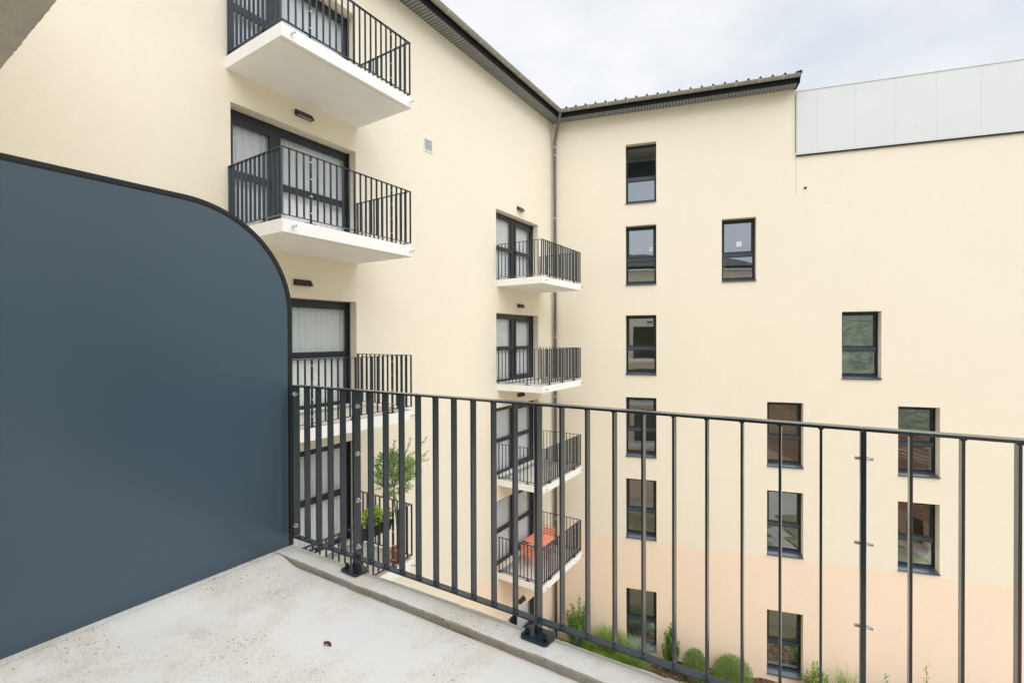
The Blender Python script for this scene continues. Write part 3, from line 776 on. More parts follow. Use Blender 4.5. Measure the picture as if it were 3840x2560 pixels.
g.cur = 1; g.quad([(x0, y0, z0), (x1, y0, z0), (x1, y1, z0), (x0, y1, z0)])
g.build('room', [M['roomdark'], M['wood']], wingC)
g = MB(); g.hexa([(XF-9, -6.3, ZC+2.4), (XF+.42, -6.3, ZC), (XF-9, YA-.01, ZC+2.4), (XF+.42, YA-.01, ZC), (XF-9, -6.3, ZC+2.6), (XF+.42, -6.3, ZC+.2), (XF-9, YA-.01, ZC+2.6), (XF+.42, YA-.01, ZC+.2)]); g.build('roof', M['roof'], wingC)
g = MB(); g.box((XF-.40, -.5, -1.40), (XF-.0, 2.12, -1.3575)); g.build('door_threshold', M['slabtop'], wingC)

for k in (4, 5):
    zt_ = TOPS[k]
    g = MB(); g.box((XF, -.7, zt_-TS), (XF+1.55, 2.95, zt_)); g.build('balcony_slab', M['slab'], wingC)
    g = MB(fr=lambda x, y, z: Vector((XF-y, x, z))); frame_rect(g, -.45, 2.05, zt_+.01, zt_+2.1, .08, -.012, .03); g.box((.9, -.012, zt_+.09), (1.05, .03, zt_+2.02)); dd = g.build('balcony_door', M['frame'], wingC)
    g = MB(fr=lambda x, y, z: Vector((XF-y, x, z))); g.box((-.37, -.006, zt_+.09), (1.97, .02, zt_+2.02)); g.build('pane', M['dark'], dd)
# ---- own balcony floor, kerb, screen
def kin(y): return 1.766-.0225*y
def kout(y): return 1.936-.0355*y
def sm(t): t = min(1, max(0, t)); return t*t*(3-2*t)
def zfl(x, y): return -1.391 + .034*sm((y-2.66)/.17)
g = MB(); NYF, NXF = 110, 40; Y0, Y1 = -3.0, 2.858
ys = [Y0+(Y1-Y0)*i/NYF for i in range(NYF+1)]
for i in range(NYF):
    for j in range(NXF):
        f0, f1 = j/NXF, (j+1)/NXF
        P = []
        for (y, f) in ((ys[i], f0), (ys[i], f1), (ys[i+1], f1), (ys[i+1], f0)):
            xx = XF-.004+(kin(y)+.003-XF)*f; P.append((xx, y, zfl(xx, y)+.0012*math.sin(xx*9+y*4)*math.sin(y*7)))
        g.quad(P)
fl = g.build('balcony_floor', M['floor'], smooth=True); weld(fl); struct(fl)
g = MB(); rnd = random.Random(11); NS = 260
yk = [Y0+(2.952-Y0)*i/NS for i in range(NS+1)]
def wob(y, a, b, c): return .0022*math.sin(y*a)+.0016*math.sin(y*b+1)+.0012*math.sin(y*c+2)
rows = []
for y in yk:
    zi = zfl(0, min(y, 2.858)); j = lambda k: rnd.uniform(-k, k); xi, xo = kin(y), kout(y)
    w = wob(y, 5.3, 13.7, 31); t = -1.355+wob(y, 2.1, 7.7, 19)*.5
    rows.append([(xi+w+j(.001), y, zi-.012), (xi+w+j(.0016), y, t-.006+j(.0012)), (xi+w+.006+j(.0015), y, t+j(.0008)), (xi+.04, y, t+j(.0004)), ((xi+xo)/2, y, t+.001), (xo-.055, y, t+.001+j(.0005)),
                 (xo-.03, y, t-.004), (xo-.012+w, y, t+.0005+j(.001)), (xo+w+j(.0012), y, t-.008+j(.001)), (xo+.002, y, -1.56)])
for i in range(NS):
    for k in range(9):
        g.cur = 1 if k < 2 else (2 if k == 8 else 0)
        g.quad([rows[i][k], rows[i][k+1], rows[i+1][k+1], rows[i+1][k]])
g.cur = 2; g.quad([r for r in rows[-1]][::-1]); g.cur = 0
kb = g.build('balcony_kerb', [M['kerb'], M['kerbface'], M['slab']], smooth=False); weld(kb, .00002); struct(kb)
g = MB(); g.box((XF+.003, 2.866, -1.40), (kin(2.9)+.0, 2.995, -1.3555))
g.box((XF+.003, 2.8585, -1.41), (kin(2.9), 2.866, -1.363)); struct(g.build('floor_strip', M['kerb'], bevel=.003))
g = MB(); g.hexa([(XF+.002, Y0, -1.565), (kout(Y0)-.004, Y0, -1.565), (XF+.002, 2.996, -1.565), (kout(2.996)-.004, 2.996, -1.565), (XF+.002, Y0, -1.41), (kout(Y0)-.004, Y0, -1.41), (XF+.002, 2.996, -1.41), (kout(2.996)-.004, 2.996, -1.41)])
g.build('balcony_slab', M['slab'], wingC)
# privacy screen with rounded shoulder
YP, XR, ZT, ZB = 2.907, 1.835, .7905, -1.3545; RR = .63
def outline(ins):
    pts = [(XF+.002, ZB), (XR-ins, ZB)]
    cx, cz = XR-RR, ZT-RR; r = RR-ins
    pts += [(cx+r*math.cos(a), cz+r*math.sin(a)) for a in [math.pi/2*i/40 for i in range(41)]]
    pts.append((XF+.002, ZT-ins)); return pts
sc = thing('privacy_screen', 'slate blue sheet metal privacy screen with a rounded upper corner at left', 'screen', (1.1, YP, ZB))
def plate(g, pts, y0, y1):
    n_ = len(pts)
    g.quad([(x, y0, z) for x, z in pts]); g.quad([(x, y1, z) for x, z in pts])
    for i in range(n_):
        a, b = pts[i], pts[(i+1) % n_]; g.quad([(a[0], y0, a[1]), (b[0], y0, b[1]), (b[0], y1, b[1]), (a[0], y1, a[1])])
g = MB(); plate(g, outline(.012), YP, YP+.004); g.build('panel', M['screen'], sc)
g = MB(); o1, o2 = outline(0)[1:], outline(.022)[1:]
for i in range(len(o1)-1):
    a, b, c, d = o1[i], o1[i+1], o2[i+1], o2[i]; y0, y1 = YP-.005, YP+.045
    g.quad([(a[0], y0, a[1]), (b[0], y0, b[1]), (c[0], y0, c[1]), (d[0], y0, d[1])]); g.quad([(a[0], y1, a[1]), (b[0], y1, b[1]), (c[0], y1, c[1]), (d[0], y1, d[1])])
    g.quad([(a[0], y0, a[1]), (b[0], y0, b[1]), (b[0], y1, b[1]), (a[0], y1, a[1])]); g.quad([(d[0], y0, d[1]), (c[0], y0, c[1]), (c[0], y1, c[1]), (d[0], y1, d[1])])
g.build('edge_trim', M['black'], sc)
g = MB(); o1, o2 = outline(.0221)[1:], outline(.030)[1:]
for i in range(len(o1)-1):
    a, b, c, d = o1[i], o1[i+1], o2[i+1], o2[i]
    g.quad([(a[0], YP-.003, a[1]), (b[0], YP-.003, b[1]), (c[0], YP-.0005, c[1]), (d[0], YP-.0005, d[1])])
g.build('weld_seam', M['frame'], sc)
# dead leaf on the floor
g = MB(); lp = []
for i in range(15):
    t = i/14; lp.append((1.345+.004*math.sin(t*7), 1.845+.045*t+.006*math.sin(t*9), -1.3885+.003+.010*math.sin(t*math.pi)*(.6+.4*math.sin(t*14))))
g.tube(lp, [.0022+.004*math.sin(math.pi*min(1, .12+i/15)) for i in range(15)], 7)
tag(g.build('dead_leaf', M['leafdead'], smooth=True), 'curled dark brown dead leaf lying alone on the concrete floor', 'leaf')

# ---- own railing
ow = thing('balcony_railing', 'large dark flat bar railing in the foreground, bolted to the concrete kerb', 'railing', (1.86, 1.1, -1.355))
def xr(y): return 1.897-.034*y
def FO(t, y, z): return Vector((xr(y)+t, y, z))
def ztop(y): return -.2997+(2.85-y)*.0014
def zlow(y): return -1.281-(2.83-y)*.0042
g = MB()
segs = [(2.862, 2.268), (2.266, -.125), (-.1275, -2.6)]
for a, b in segs:
    p = []
    for dz in (-.010, 0):
        for t in (0, .050):
            for y in (a, b): p.append(FO(t, y, ztop(y)+dz))
    q = [p[0], p[1], p[2], p[3], p[4], p[5], p[6], p[7]]
    b0 = len(g.v); g.v += q
    for f in ((0, 1, 3, 2), (4, 6, 7, 5), (0, 4, 5, 1), (2, 3, 7, 6), (0, 2, 6, 4), (1, 5, 7, 3)): g.f.append(tuple(b0+i for i in f)); g.mi.append(0)
g.build('handrail', M['rail'], ow, bevel=.0018)
g = MB(); p = []
for dz in (-.008, 0):
    for t in (0, .042):
        for y in (2.862, -2.6): p.append(FO(t, y, zlow(y)+dz))
g.v += p
for f in ((0, 1, 3, 2), (4, 6, 7, 5), (0, 4, 5, 1), (2, 3, 7, 6), (0, 2, 6, 4), (1, 5, 7, 3)): g.f.append(f); g.mi.append(0)
g.build('bottom_rail', M['rail'], ow, bevel=.0015)
def bar(y, th, w=.040, t0=.001, name='baluster', zb=None):
    g = MB(fr=FO); za = zlow(y)+.0002 if zb is None else zb
    g.box((t0, y-th, za), (t0+w, y, ztop(y)-.0102))
    # weld fillets at both ends
    if zb is None:
        for z, s_ in ((za, 1), (ztop(y)-.0102, -1)):
            g.hexa([(t0+.002, y-th-.006, z), (t0+w-.002, y-th-.006, z), (t0+.002, y+.006, z), (t0+w-.002, y+.006, z), (t0+.002, y-th-.0003, z+s_*.006), (t0+w-.002, y-th-.0003, z+s_*.006), (t0+.002, y+.0003, z+s_*.006), (t0+w-.002, y+.0003, z+s_*.006)])
    return g.build(name, M['rail'], ow, bevel=.001)
def nutbolt(y, z, th, par, t=.020, small=False):
    g = MB(fr=FO)
    if small:
        g.tube([(t, y-th-.020, z), (t, y-th, z)], .0055, 10); g.tube([(t, y-th-.010, z), (t, y-th-.0004, z)], .0075, 6); g.tube([(t, y+.0004, z), (t, y+.015, z)], .0062, 10)
        g.build('bolt', M['steel'], par); return
    g.tube([(t, y-th-.024, z), (t, y-th, z)], .0055, 8); g.tube([(t, y-th-.013, z), (t, y-th-.003, z)], .011, 6); g.tube([(t, y-th-.003, z), (t, y-th-.0004, z)], .014, 14)
    g.tube([(t, y-th-.027, z), (t, y-th-.021, z)], .0038, 8)
    g.tube([(t, y+.0004, z), (t, y+.004, z)], .014, 14); g.tube([(t, y+.004, z), (t, y+.020, z)], [.0125, .009], 6)
    g.build('bolt', M['steel'], par)
posts = [2.285, 1.0790, -.1205, -1.32, -2.52]
for i, y in enumerate(posts):
    po = bar(y, .0155, .050, -.003, 'post', zb=-1.3425)
    if i != 1:
        for z in (-.397, -.675, -.948, -1.221): nutbolt(y, z, .0155, po, small=i >= 2)
    g = MB(); c = (xr(y)-.002, y-.030+.01); hw, hl, r_ = .0525, .071, .020
    pts = []
    for cx, cy, a0 in ((hw-r_, hl-r_, 0), (-hw+r_, hl-r_, 90), (-hw+r_, -hl+r_, 180), (hw-r_, -hl+r_, 270)):
        pts += [(c[0]+cx+.0+r_*math.cos(R(a0+a)), c[1]+cy+r_*math.sin(R(a0+a))) for a in (0, 22, 45, 68, 90)]
    zb = -1.3535; n_ = len(pts)
    g.quad([(x, y_, zb+.012) for x, y_ in pts]); g.quad([(x, y_, zb) for x, y_ in pts])
    for k in range(n_): g.quad([(*pts[k], zb), (*pts[(k+1) % n_], zb), (*pts[(k+1) % n_], zb+.012), (*pts[k], zb+.012)])
    bp = g.build('base_plate', M['rail'], po, bevel=.002)
    for dy in (.046, -.046):
        g = MB(); g.lathe((c[0]-.020, c[1]+dy, zb+.0125), [(.0125, 0), (.0125, .010), (.0115, .011), (.0115, .016), (.010, .024), (.006, .029), (.001, .031)], 16)
        g.build('cap_nut', M['cap'], po, smooth='auto')
for k in range(1, 5): bar(2.285+.1125*k+.004*(k == 0), .008)
for a in range(4):
    for k in range(1, 10): bar(posts[a]-.1205*k-.0035, .008)
fb = bar(2.850, .010, .048, -.002, 'wall_bar')
for z in (-.357, -1.208): nutbolt(2.850-.0, z, .010, fb, .008)

# ================================================================== RAILINGS OF THE OTHER BALCONIES
def make_railing(x0, x1, zt, label):
    root = thing('balcony_railing', label, 'railing', ((x0+x1)/2, YF+.05, zt+.002), 'railings of the white balconies')
    a, b, yf = x0+.012, x1-.012, YF+.012; zt1 = zt+1.054; zl = zt+.072
    def rails(name, w, z0, z1):
        g = MB()
        g.box((a, yf, z0), (b, yf+w, z1)); g.box((a, yf+w, z0), (a+w, YA-.012, z1)); g.box((b-w, yf+w, z0), (b, YA-.012, z1))
        return g.build(name, M['rail'], root)
    rails('handrail', .048, zt1-.010, zt1); rails('bottom_rail', .040, zl-.008, zl)
    sp = (b-a)/22
    def addbolts(po, x, y):
        for z in (.17, .43, .69, .95):
            g = MB(); g.tube([(x-.022, y, zt+z), (x+.022, y, zt+z)], .012, 8); g.tube([(x-.0, y-.024, zt+z), (x, y-.020, zt+z)], .015, 8); g.build('bolt', M['steel'], po)
    for i in range(23):
        x = a+.004+(b-a-.008)*i/22
        post = i in (4, 11, 18)
        th = .015 if post else .008
        g = MB(); g.box((x-th/2, yf+.002, (zt+.014) if post else zl), (x+th/2, yf+(.046 if post else .042), zt1-.010))
        o = g.build('post' if post else 'baluster', M['rail'], root)
        if post:
            if i != 11: addbolts(o, x, yf+.022)
            g = MB(); g.box((x-.07, yf-.004, zt+.003), (x+.07, yf+.09, zt+.014)); g.tube([(x-.045, yf+.075, zt+.014), (x-.045, yf+.075, zt+.04)], [.013, .006], 8); g.tube([(x+.045, yf+.075, zt+.014), (x+.045, yf+.075, zt+.04)], [.013, .006], 8)
            g.build('base_plate', M['rail'], o)
    for side in (0, 1):
        for i in range(1, 13):
            y = yf+.022+(YA-.03-yf)*i/12.2; post = i in (4, 12); th = .015 if post else .008
            xs = (a+.001, a+.041) if side == 0 else (b-.041, b-.001)
            g = MB(); g.box((xs[0], y-th/2, (zt+.014) if post else zl), (xs[1], y+th/2, zt1-.010))
            o = g.build('post' if post else 'baluster', M['rail'], root)
            if post:
                g = MB(); g.box((xs[0]-.01+.02*side, y-.07, zt+.003), (xs[1]+.01*(1-side)+.0, min(YA-.004, y+.07), zt+.014)); g.build('base_plate', M['rail'], o)
    return root
r0 = make_railing(XN0, XN1, TOPS[1], 'dark railing on the topmost white balcony, cut by the top edge')
NL = {2: 'dark railing of the near balcony right above the curved slate screen', 3: 'dark balcony railing directly behind the foreground railing, beside the slate screen edge',
      4: 'dark railing around the balcony with the potted olive tree'}
for k in (2, 3, 4): dup(r0, (0, 0, TOPS[k]-TOPS[1]), NL[k])
CL = {2: 'dark railing of the highest balcony in the far corner stack', 3: 'dark railing of the second balcony down in the far corner stack',
      4: 'dark railing of the empty corner balcony just above the one with coral furniture', 5: 'dark railing around the balcony with the coral table'}
for k in (2, 3, 4, 5): dup(r0, (XC0-XN0, 0, TOPS[k]-TOPS[1]), CL[k])

# ================================================================== WALL LAMPS
def make_lamp(cx, z, label):
    root = thing('wall_lamp', label, 'lamp', (cx, YA, z), 'black wedge wall lamps above the balcony doors')
    w = .17; g = MB()
    P = [(YA-.001, z+.055), (YA-.030, z+.055), (YA-.105, z-.055), (YA-.001, z-.055)]
    n_ = 4
    g.quad([(cx-w, y, z_) for y, z_ in P]); g.quad([(cx+w, y, z_) for y, z_ in P])
    for i in (0, 1, 3): g.quad([(cx-w, *P[i]), (cx+w, *P[i]), (cx+w, *P[(i+1) % 4]), (cx-w, *P[(i+1) % 4])])
    g.quad([(cx-w, YA-.105, z-.055), (cx+w, YA-.105, z-.055), (cx+w, YA-.088, z-.055), (cx-w, YA-.088, z-.055)])
    g.quad([(cx-w, YA-.03, z-.055), (cx+w, YA-.03, z-.055), (cx+w, YA-.001, z-.055), (cx-w, YA-.001, z-.055)])
    for sg in (-1, 1): g.quad([(cx+sg*w, YA-.088, z-.055), (cx+sg*(w-.02), YA-.088, z-.055), (cx+sg*(w-.02), YA-.03, z-.055), (cx+sg*w, YA-.03, z-.055)])
    g.build('housing', M['lamp'], root)
    g = MB(); g.quad([(cx-w+.01, YA-.089, z-.049), (cx+w-.01, YA-.089, z-.049), (cx+w-.01, YA-.02, z-.049), (cx-w+.01, YA-.02, z-.049)]); g.build('lens', M['lens'], root)
    return root
dz = 2.405
l0 = make_lamp(5.335, TOPS[2]+dz, 'black wedge lamp under the largest white balcony underside, near stack')
dup(l0, (-.045, 0, TOPS[3]-TOPS[2]), 'black wedge lamp just right of the curved shoulder of the slate screen')
dup(l0, (-.045, 0, TOPS[4]-TOPS[2]), 'black wedge lamp above the door of the balcony with the olive tree')
for k, t in {2: 'black wedge lamp above the highest door of the far corner stack', 3: 'black wedge lamp between the two upper balconies of the far corner stack', 4: 'black wedge lamp just above the foreground handrail, corner stack',
             5: 'black wedge lamp above the door with the coral table outside', 6: 'black wedge lamp under the lowest corner balcony, above the ground floor door'}.items():
    dup(l0, (12.985-5.335, 0, TOPS[k]-TOPS[2] - (.0 if k < 6 else .0)), t)
lc = dup(l0, (0, 0, 0), 'black wedge lamp above the open balcony door the photo was taken from')
lc.location = (XF, 1.0, 1.10); lc.rotation_euler = (0, 0, R(90))

# ================================================================== FURNITURE ON THE LOWEST CORNER BALCONY
Z5 = TOPS[5]-.029
tb = thing('garden_table', 'square coral red metal table between two matching chairs', 'table', (13.0, 7.36, Z5))
g = MB(); g.box((12.645, 6.985, Z5+.700), (13.345, 7.735, Z5+.715)); g.build('tabletop', M['coral'], tb, bevel=.004)
g = MB(); frame_rect_y = None
g.box((12.68, 7.02, Z5+.665), (13.31, 7.045, Z5+.6995)); g.box((12.68, 7.675, Z5+.665), (13.31, 7.70, Z5+.6995)); g.box((12.68, 7.045, Z5+.665), (12.705, 7.675, Z5+.6995)); g.box((13.285, 7.045, Z5+.665), (13.31, 7.675, Z5+.6995)); g.build('apron', M['coral'], tb)
for x in (12.69, 13.30):
    for y in (7.03, 7.69):
        g = MB(); g.tube([(x, y, Z5+.68), (x+(.02 if x > 13 else -.02), y+(.02 if y > 7.3 else -.02), Z5+.001)], .013, 8); g.build('leg', M['coral'], tb, smooth=True)
def make_chair(cx, cy, face, label):
    root = thing('garden_chair', label, 'chair', (cx, cy, Z5), 'coral metal chairs at the coral table')
    f = face; fr = lambda x, y, z: Vector((cx+f*x, cy+f*y, Z5+z))
    for i in range(5):
        g = MB(fr=fr); xx = -.19+i*.08; g.box((xx, -.20, .440), (xx+.066, .20, .448))
        if i == 0: seat = g
        else: seat.v += [v for v in g.v]; seat.f += [tuple(q+8*i for q in t) for t in g.f]; seat.mi += g.mi
    seat.build('seat', M['coral'], root)
    for y in (-.20, .20):
        g = MB(fr=fr); g.tube([(.20, y, .44), (.225, y*1.06, .001)], .011, 8); g.build('leg', M['coral'], root, smooth=True)
        g = MB(fr=fr); g.tube([(-.20, y, .44), (-.275, y*1.08, .001)], .011, 8); g.build('leg', M['coral'], root, smooth=True)
    g = MB(fr=fr); g.tube([(.21, -.20, .436), (.21, .20, .436)], .010, 8); g.tube([(-.20, -.2, .436), (.21, -.2, .436)], .010, 8); g.tube([(-.20, .2, .436), (.21, .2, .436)], .010, 8); g.build('seat_frame', M['coral'], root, smooth=True)
    g = MB(fr=fr)
    bx = lambda z: -.20-(z-.44)*.22
    loop = [(bx(.44), -.205, .44), (bx(.70), -.205, .70), (bx(.79), -.205, .79), (bx(.825), -.19, .825), (bx(.838), -.16, .838), (bx(.838), .16, .838), (bx(.825), .19, .825), (bx(.79), .205, .79), (bx(.70), .205, .70), (bx(.44), .205, .44)]
    g.tube(loop, .011, 8); bf = g.build('back_frame', M['coral'], root, smooth=True)
    g = MB(fr=fr)
    for i in range(3):
        z = .56+i*.078; g.hexa([(bx(z)-.004, -.20, z), (bx(z)+.004, -.20, z), (bx(z)-.004, .20, z), (bx(z)+.004, .20, z), (bx(z+.062)-.004, -.20, z+.062), (bx(z+.062)+.004, -.20, z+.062), (bx(z+.062)-.004, .20, z+.062), (bx(z+.062)+.004, .20, z+.062)])
    g.build('backrest', M['coral'], root)
    return root
make_chair(12.50, 7.36, 1, 'coral red slatted metal chair on the near side, its back to the lens')
make_chair(13.50, 7.43, -1, 'coral red slatted metal chair on the far side of the coral table, facing the lens')

# ================================================================== OLIVE TREE, PLANTER, DOORMAT ON THE NEAR BALCONY
Z4 = TOPS[4]-.029
pc = (6.385, 6.735)
g = MB(); prof = [(.085, 0), (.092, .01), (.118, .20), (.122, .205), (.135, .208), (.139, .232), (.135, .238), (.124, .236), (.120, .215)]
g.lathe((*pc, Z4+.012), prof, 28)
pot = g.build('plant_pot', M['terracotta'], smooth='auto'); tag(pot, 'terracotta pot holding the olive tree trunk on the balcony floor', 'pot')
g = MB(); g.lathe((*pc, Z4), [(.10, 0), (.135, .02), (.13, .022), (.09, .008)], 24); g.build('saucer', M['terracotta'], pot, smooth=True)
ot = thing('olive_tree', 'small potted olive tree with loose round grey green crown', 'tree', (*pc, Z4+.22))
g = MB()
trunk = [(pc[0]+.01, pc[1], Z4+.20), (pc[0]+.018, pc[1]+.005, Z4+.5), (pc[0]+.0, pc[1]+.01, Z4+.8), (pc[0]-.035, pc[1]+.02, Z4+1.05), (pc[0]-.055, pc[1]+.03, Z4+1.25), (pc[0]-.05, pc[1]+.03, Z4+1.42)]
g.tube(trunk, [.022, .019, .018, .017, .018, .012], 9)
crown_c = Vector((6.37, 6.77, -2.58)); rnd = random.Random(5); twigs = []
base = Vector(trunk[-1])
def ellip(rx, ry, rz):
    while True:
        p = Vector((rnd.uniform(-1, 1), rnd.uniform(-1, 1), rnd.uniform(-1, 1)))
        if p.length < 1: return Vector((p.x*rx, p.y*ry, p.z*rz))
for i in range(210):
    p = crown_c + ellip(.42, .34, .40); twigs.append(p)
sprigs = [(Vector((6.75, 6.7, -2.3)), Vector((7.20, 6.72, -2.05))), (Vector((6.72, 6.7, -2.45)), Vector((7.22, 6.7, -2.48))), (Vector((6.6, 6.75, -2.3)), Vector((6.80, 6.78, -2.0))), (Vector((6.35, 6.8, -2.2)), Vector((6.42, 6.82, -1.96))), (Vector((6.2, 6.8, -2.25)), Vector((6.20, 6.8, -2.04))),
          (Vector((6.0, 6.7, -2.55)), Vector((5.78, 6.68, -2.53))), (Vector((6.6, 6.7, -2.7)), Vector((6.98, 6.66, -2.66))), (Vector((6.0, 6.8, -2.4)), Vector((5.90, 6.8, -2.16))), (Vector((6.7, 6.6, -2.4)), Vector((6.98, 6.5, -2.25))), (Vector((6.7, 6.7, -2.5)), Vector((7.12, 6.68, -2.36)))]
for i in range(14):
    q = crown_c + ellip(.30, .25, .28); mid = base.lerp(q, .5)+Vector((0, 0, .02)); g.tube([base, mid, q], [.009, .006, .003], 5, caps=False)
for a, b in sprigs: g.tube([base.lerp(a, .4), a, b], [.006, .004, .002], 5, caps=False)
g.build('trunk', M['bark'], ot, smooth=True)
g = MB()
for p in twigs:
    ax = (p-base).normalized()+Vector((rnd.uniform(-.5, .5), rnd.uniform(-.5, .5), rnd.uniform(-.2, .6))); ax.normalize()
    Lt = rnd.uniform(.10, .2)
    for k in range(26):
        t = k/26; q = p+ax*Lt*(t-.3); a = rnd.uniform(0, 6.28); side = ax.orthogonal().normalized(); side = Matrix.Rotation(a, 3, ax) @ side
        g.leaf(q, ax*.8+side*.7, side.cross(ax)+Vector((0, 0, .5)), rnd.uniform(.045, .072), rnd.uniform(.013, .019))
for a, b in sprigs:
    ax = (b-a).normalized(); n_ = int((b-a).length/.007)
    for k in range(n_):
        q = a.lerp(b, k/n_)+Vector((0, 0, .015*math.sin(k*.3))); side = Matrix.Rotation(rnd.uniform(0, 6.28), 3, ax) @ ax.orthogonal().normalized()
        g.leaf(q, ax*.9+side*.7, side.cross(ax)+Vector((0, 0, .4)), rnd.uniform(.045, .068), rnd.uniform(.012, .017))
g.build('crown', M['olive'], ot)
pb_ = thing('planter_box', 'long dark plastic planter hung inside the railing of the olive tree balcony', 'planter', (5.75, 6.67, Z4+.70))
g = MB(); x0, x1, y0, y1, z0, z1 = 5.42, 6.12, 6.575, 6.745, Z4+.735, Z4+.905
g.hexa([(x0+.02, y0+.02, z0), (x1-.02, y0+.02, z0), (x0+.02, y1-.02, z0), (x1-.02, y1-.02, z0), (x0, y0, z1), (x1, y0, z1), (x0, y1, z1), (x1, y1, z1)]); g.build('box', M['planter'], pb_, bevel=.004)
g = MB(); frame_rect(g, 0, 1, 0, 1, .1, 0, 1) if False else None
g.box((x0-.008, y0-.008, z1), (x1+.008, y0+.012, z1+.012)); g.box((x0-.008, y1-.012, z1), (x1+.008, y1+.008, z1+.012)); g.box((x0-.008, y0+.012, z1), (x0+.012, y1-.012, z1+.012)); g.box((x1-.012, y0+.012, z1), (x1+.008, y1-.012, z1+.012)); g.build('rim', M['planter'], pb_)
g = MB(); g.quad([(x0, y0, z1+.003), (x1, y0, z1+.003), (x1, y1, z1+.003), (x0, y1, z1+.003)]); g.build('earth', M['soil'], pb_)
def leafclump(name, mat, c, rad, n, L, W, seed, label, cat, up=.5, group=None, parent=None, shell=.0):
    rnd = random.Random(seed); g = MB()
    for i in range(n):
        while True:
            p = Vector((rnd.uniform(-1, 1), rnd.uniform(-1, 1), rnd.uniform(-1, 1)))
            if shell <= p.length < 1: break
        d = p.normalized()+Vector((rnd.uniform(-.6, .6), rnd.uniform(-.6, .6), up+rnd.uniform(-.4, .4)))
        q = Vector(c)+Vector((p.x*rad[0], p.y*rad[1], p.z*rad[2]))
        g.leaf(q, d, Vector((rnd.uniform(-1, 1), rnd.uniform(-1, 1), rnd.uniform(0, 1.5))), L*rnd.uniform(.7, 1.25), W*rnd.uniform(.7, 1.2))
    o = g.build(name, mat, parent)
    if label: tag(o, label, cat, group)
    return o
lt = thing('leafy_plant', 'bright yellow green leafy plant growing in the planter on the railing', 'plant', (5.72, 6.66, Z4+.9))
leafclump('foliage', M['lettuce'], (5.72, 6.655, Z4+1.05), (.19, .10, .17), 230, .10, .055, 21, None, None, .5, parent=lt)
g = MB(); rnd = random.Random(8)
for i in range(14): g.tube([(5.72+rnd.uniform(-.14, .14), 6.655+rnd.uniform(-.04, .04), Z4+.905), (5.72+rnd.uniform(-.17, .17), 6.655+rnd.uniform(-.08, .08), Z4+1.12)], .004, 5)
g.build('stems', M['twig'], lt)
ge = thing('geranium', 'red flowering geranium at the right end of the planter', 'plant', (6.03, 6.66, Z4+.9))
leafclump('foliage', M['lettuce'], (6.02, 6.66, Z4+.99), (.10, .08, .08), 60, .06, .05, 22, None, None, .4, parent=ge)
leafclump('flower', M['flower'], (6.075, 6.64, Z4+1.095), (.030, .030, .028), 60, .03, .025, 23, None, None, .4, parent=ge)
leafclump('flower', M['flower'], (6.01, 6.62, Z4+1.02), (.018, .018, .016), 26, .024, .02, 24, None, None, .4, parent=ge)
g = MB(); g.tube([(6.03, 6.66, Z4+.905), (6.075, 6.64, Z4+1.09)], .004, 5); g.tube([(6.03, 6.66, Z4+.905), (6.01, 6.62, Z4+1.01)], .004, 5); g.build('stems', M['twig'], ge)
g = MB(); g.box((4.55, 6.95, Z4+.001), (5.35, 7.45, Z4+.013)); tag(g.build('doormat', M['mat'], bevel=.004), 'grey perforated mat on the floor of the olive tree balcony', 'doormat')

# ================================================================== PLANTING ALONG THE WINDOW WING
def shrub(name, label, c, h, spread, nst, nl, L, W, seed, mat, cat='shrub', group=None, lean=.0, dens=1.0):
    """upright shrub: stems fanning out of one base, leaves along each of them"""
    rnd = random.Random(seed); root = thing(name, label, cat, tuple(c), group); g = MB(); lf = MB()
    for i in range(nst):
        a = rnd.uniform(0, 6.28); rr = spread*math.sqrt(rnd.random()); hh = h*rnd.uniform(.62, 1) * (1-.45*(rr/max(spread, .01))**2)
        if i == 0: rr, hh = 0, h
        tip = Vector(c)+Vector((rr*math.cos(a)+lean*hh, rr*math.sin(a), hh)); b0 = Vector(c)+Vector((rnd.uniform(-.05, .05), rnd.uniform(-.05, .05), -.03))
        mid = b0.lerp(tip, .5)+Vector((rnd.uniform(-.04, .04), rnd.uniform(-.04, .04), .03)); path = [b0, mid, tip]; g.tube(path, [.010, .007, .002], 5, caps=False)
        for k in range(nl):
            t = (k+rnd.random())/nl; t = .12+.88*t
            q = b0.lerp(mid, t*2) if t < .5 else mid.lerp(tip, t*2-1); ax = (tip-mid).normalized()
            side = Matrix.Rotation(rnd.uniform(0, 6.28), 3, ax) @ ax.orthogonal().normalized()
            off = side*rnd.uniform(.0, .085)*(1.15-t)*dens
            lf.leaf(q+off, ax*.5+side*.9, ax+Vector((rnd.uniform(-.4, .4), rnd.uniform(-.4, .4), .2)), L*rnd.uniform(.7, 1.2), W*rnd.uniform(.75, 1.2))
    g.build('stems', M['twig'], root); lf.build('foliage', mat, root); return root
ZG = GROUND+.06
shrub('tall_shrub', 'tall loose dark green shrub with spiky tops right beside the drainpipe foot', BW(1.02, .62, ZG), 2.05, .50, 60, 80, .065, .040, 41, M['box'])
shrub('young_shrub', 'thin dark twiggy shrub peeping out left of the drainpipe foot', BW(.12, .95, ZG), 1.30, .16, 7, 44, .06, .036, 42, M['box'])
shrub('columnar_shrub', 'narrow upright dark green shrub just right of the lowest left window', BW(4.05, .50, ZG), 1.60, .29, 52, 80, .062, .040, 43, M['box'])
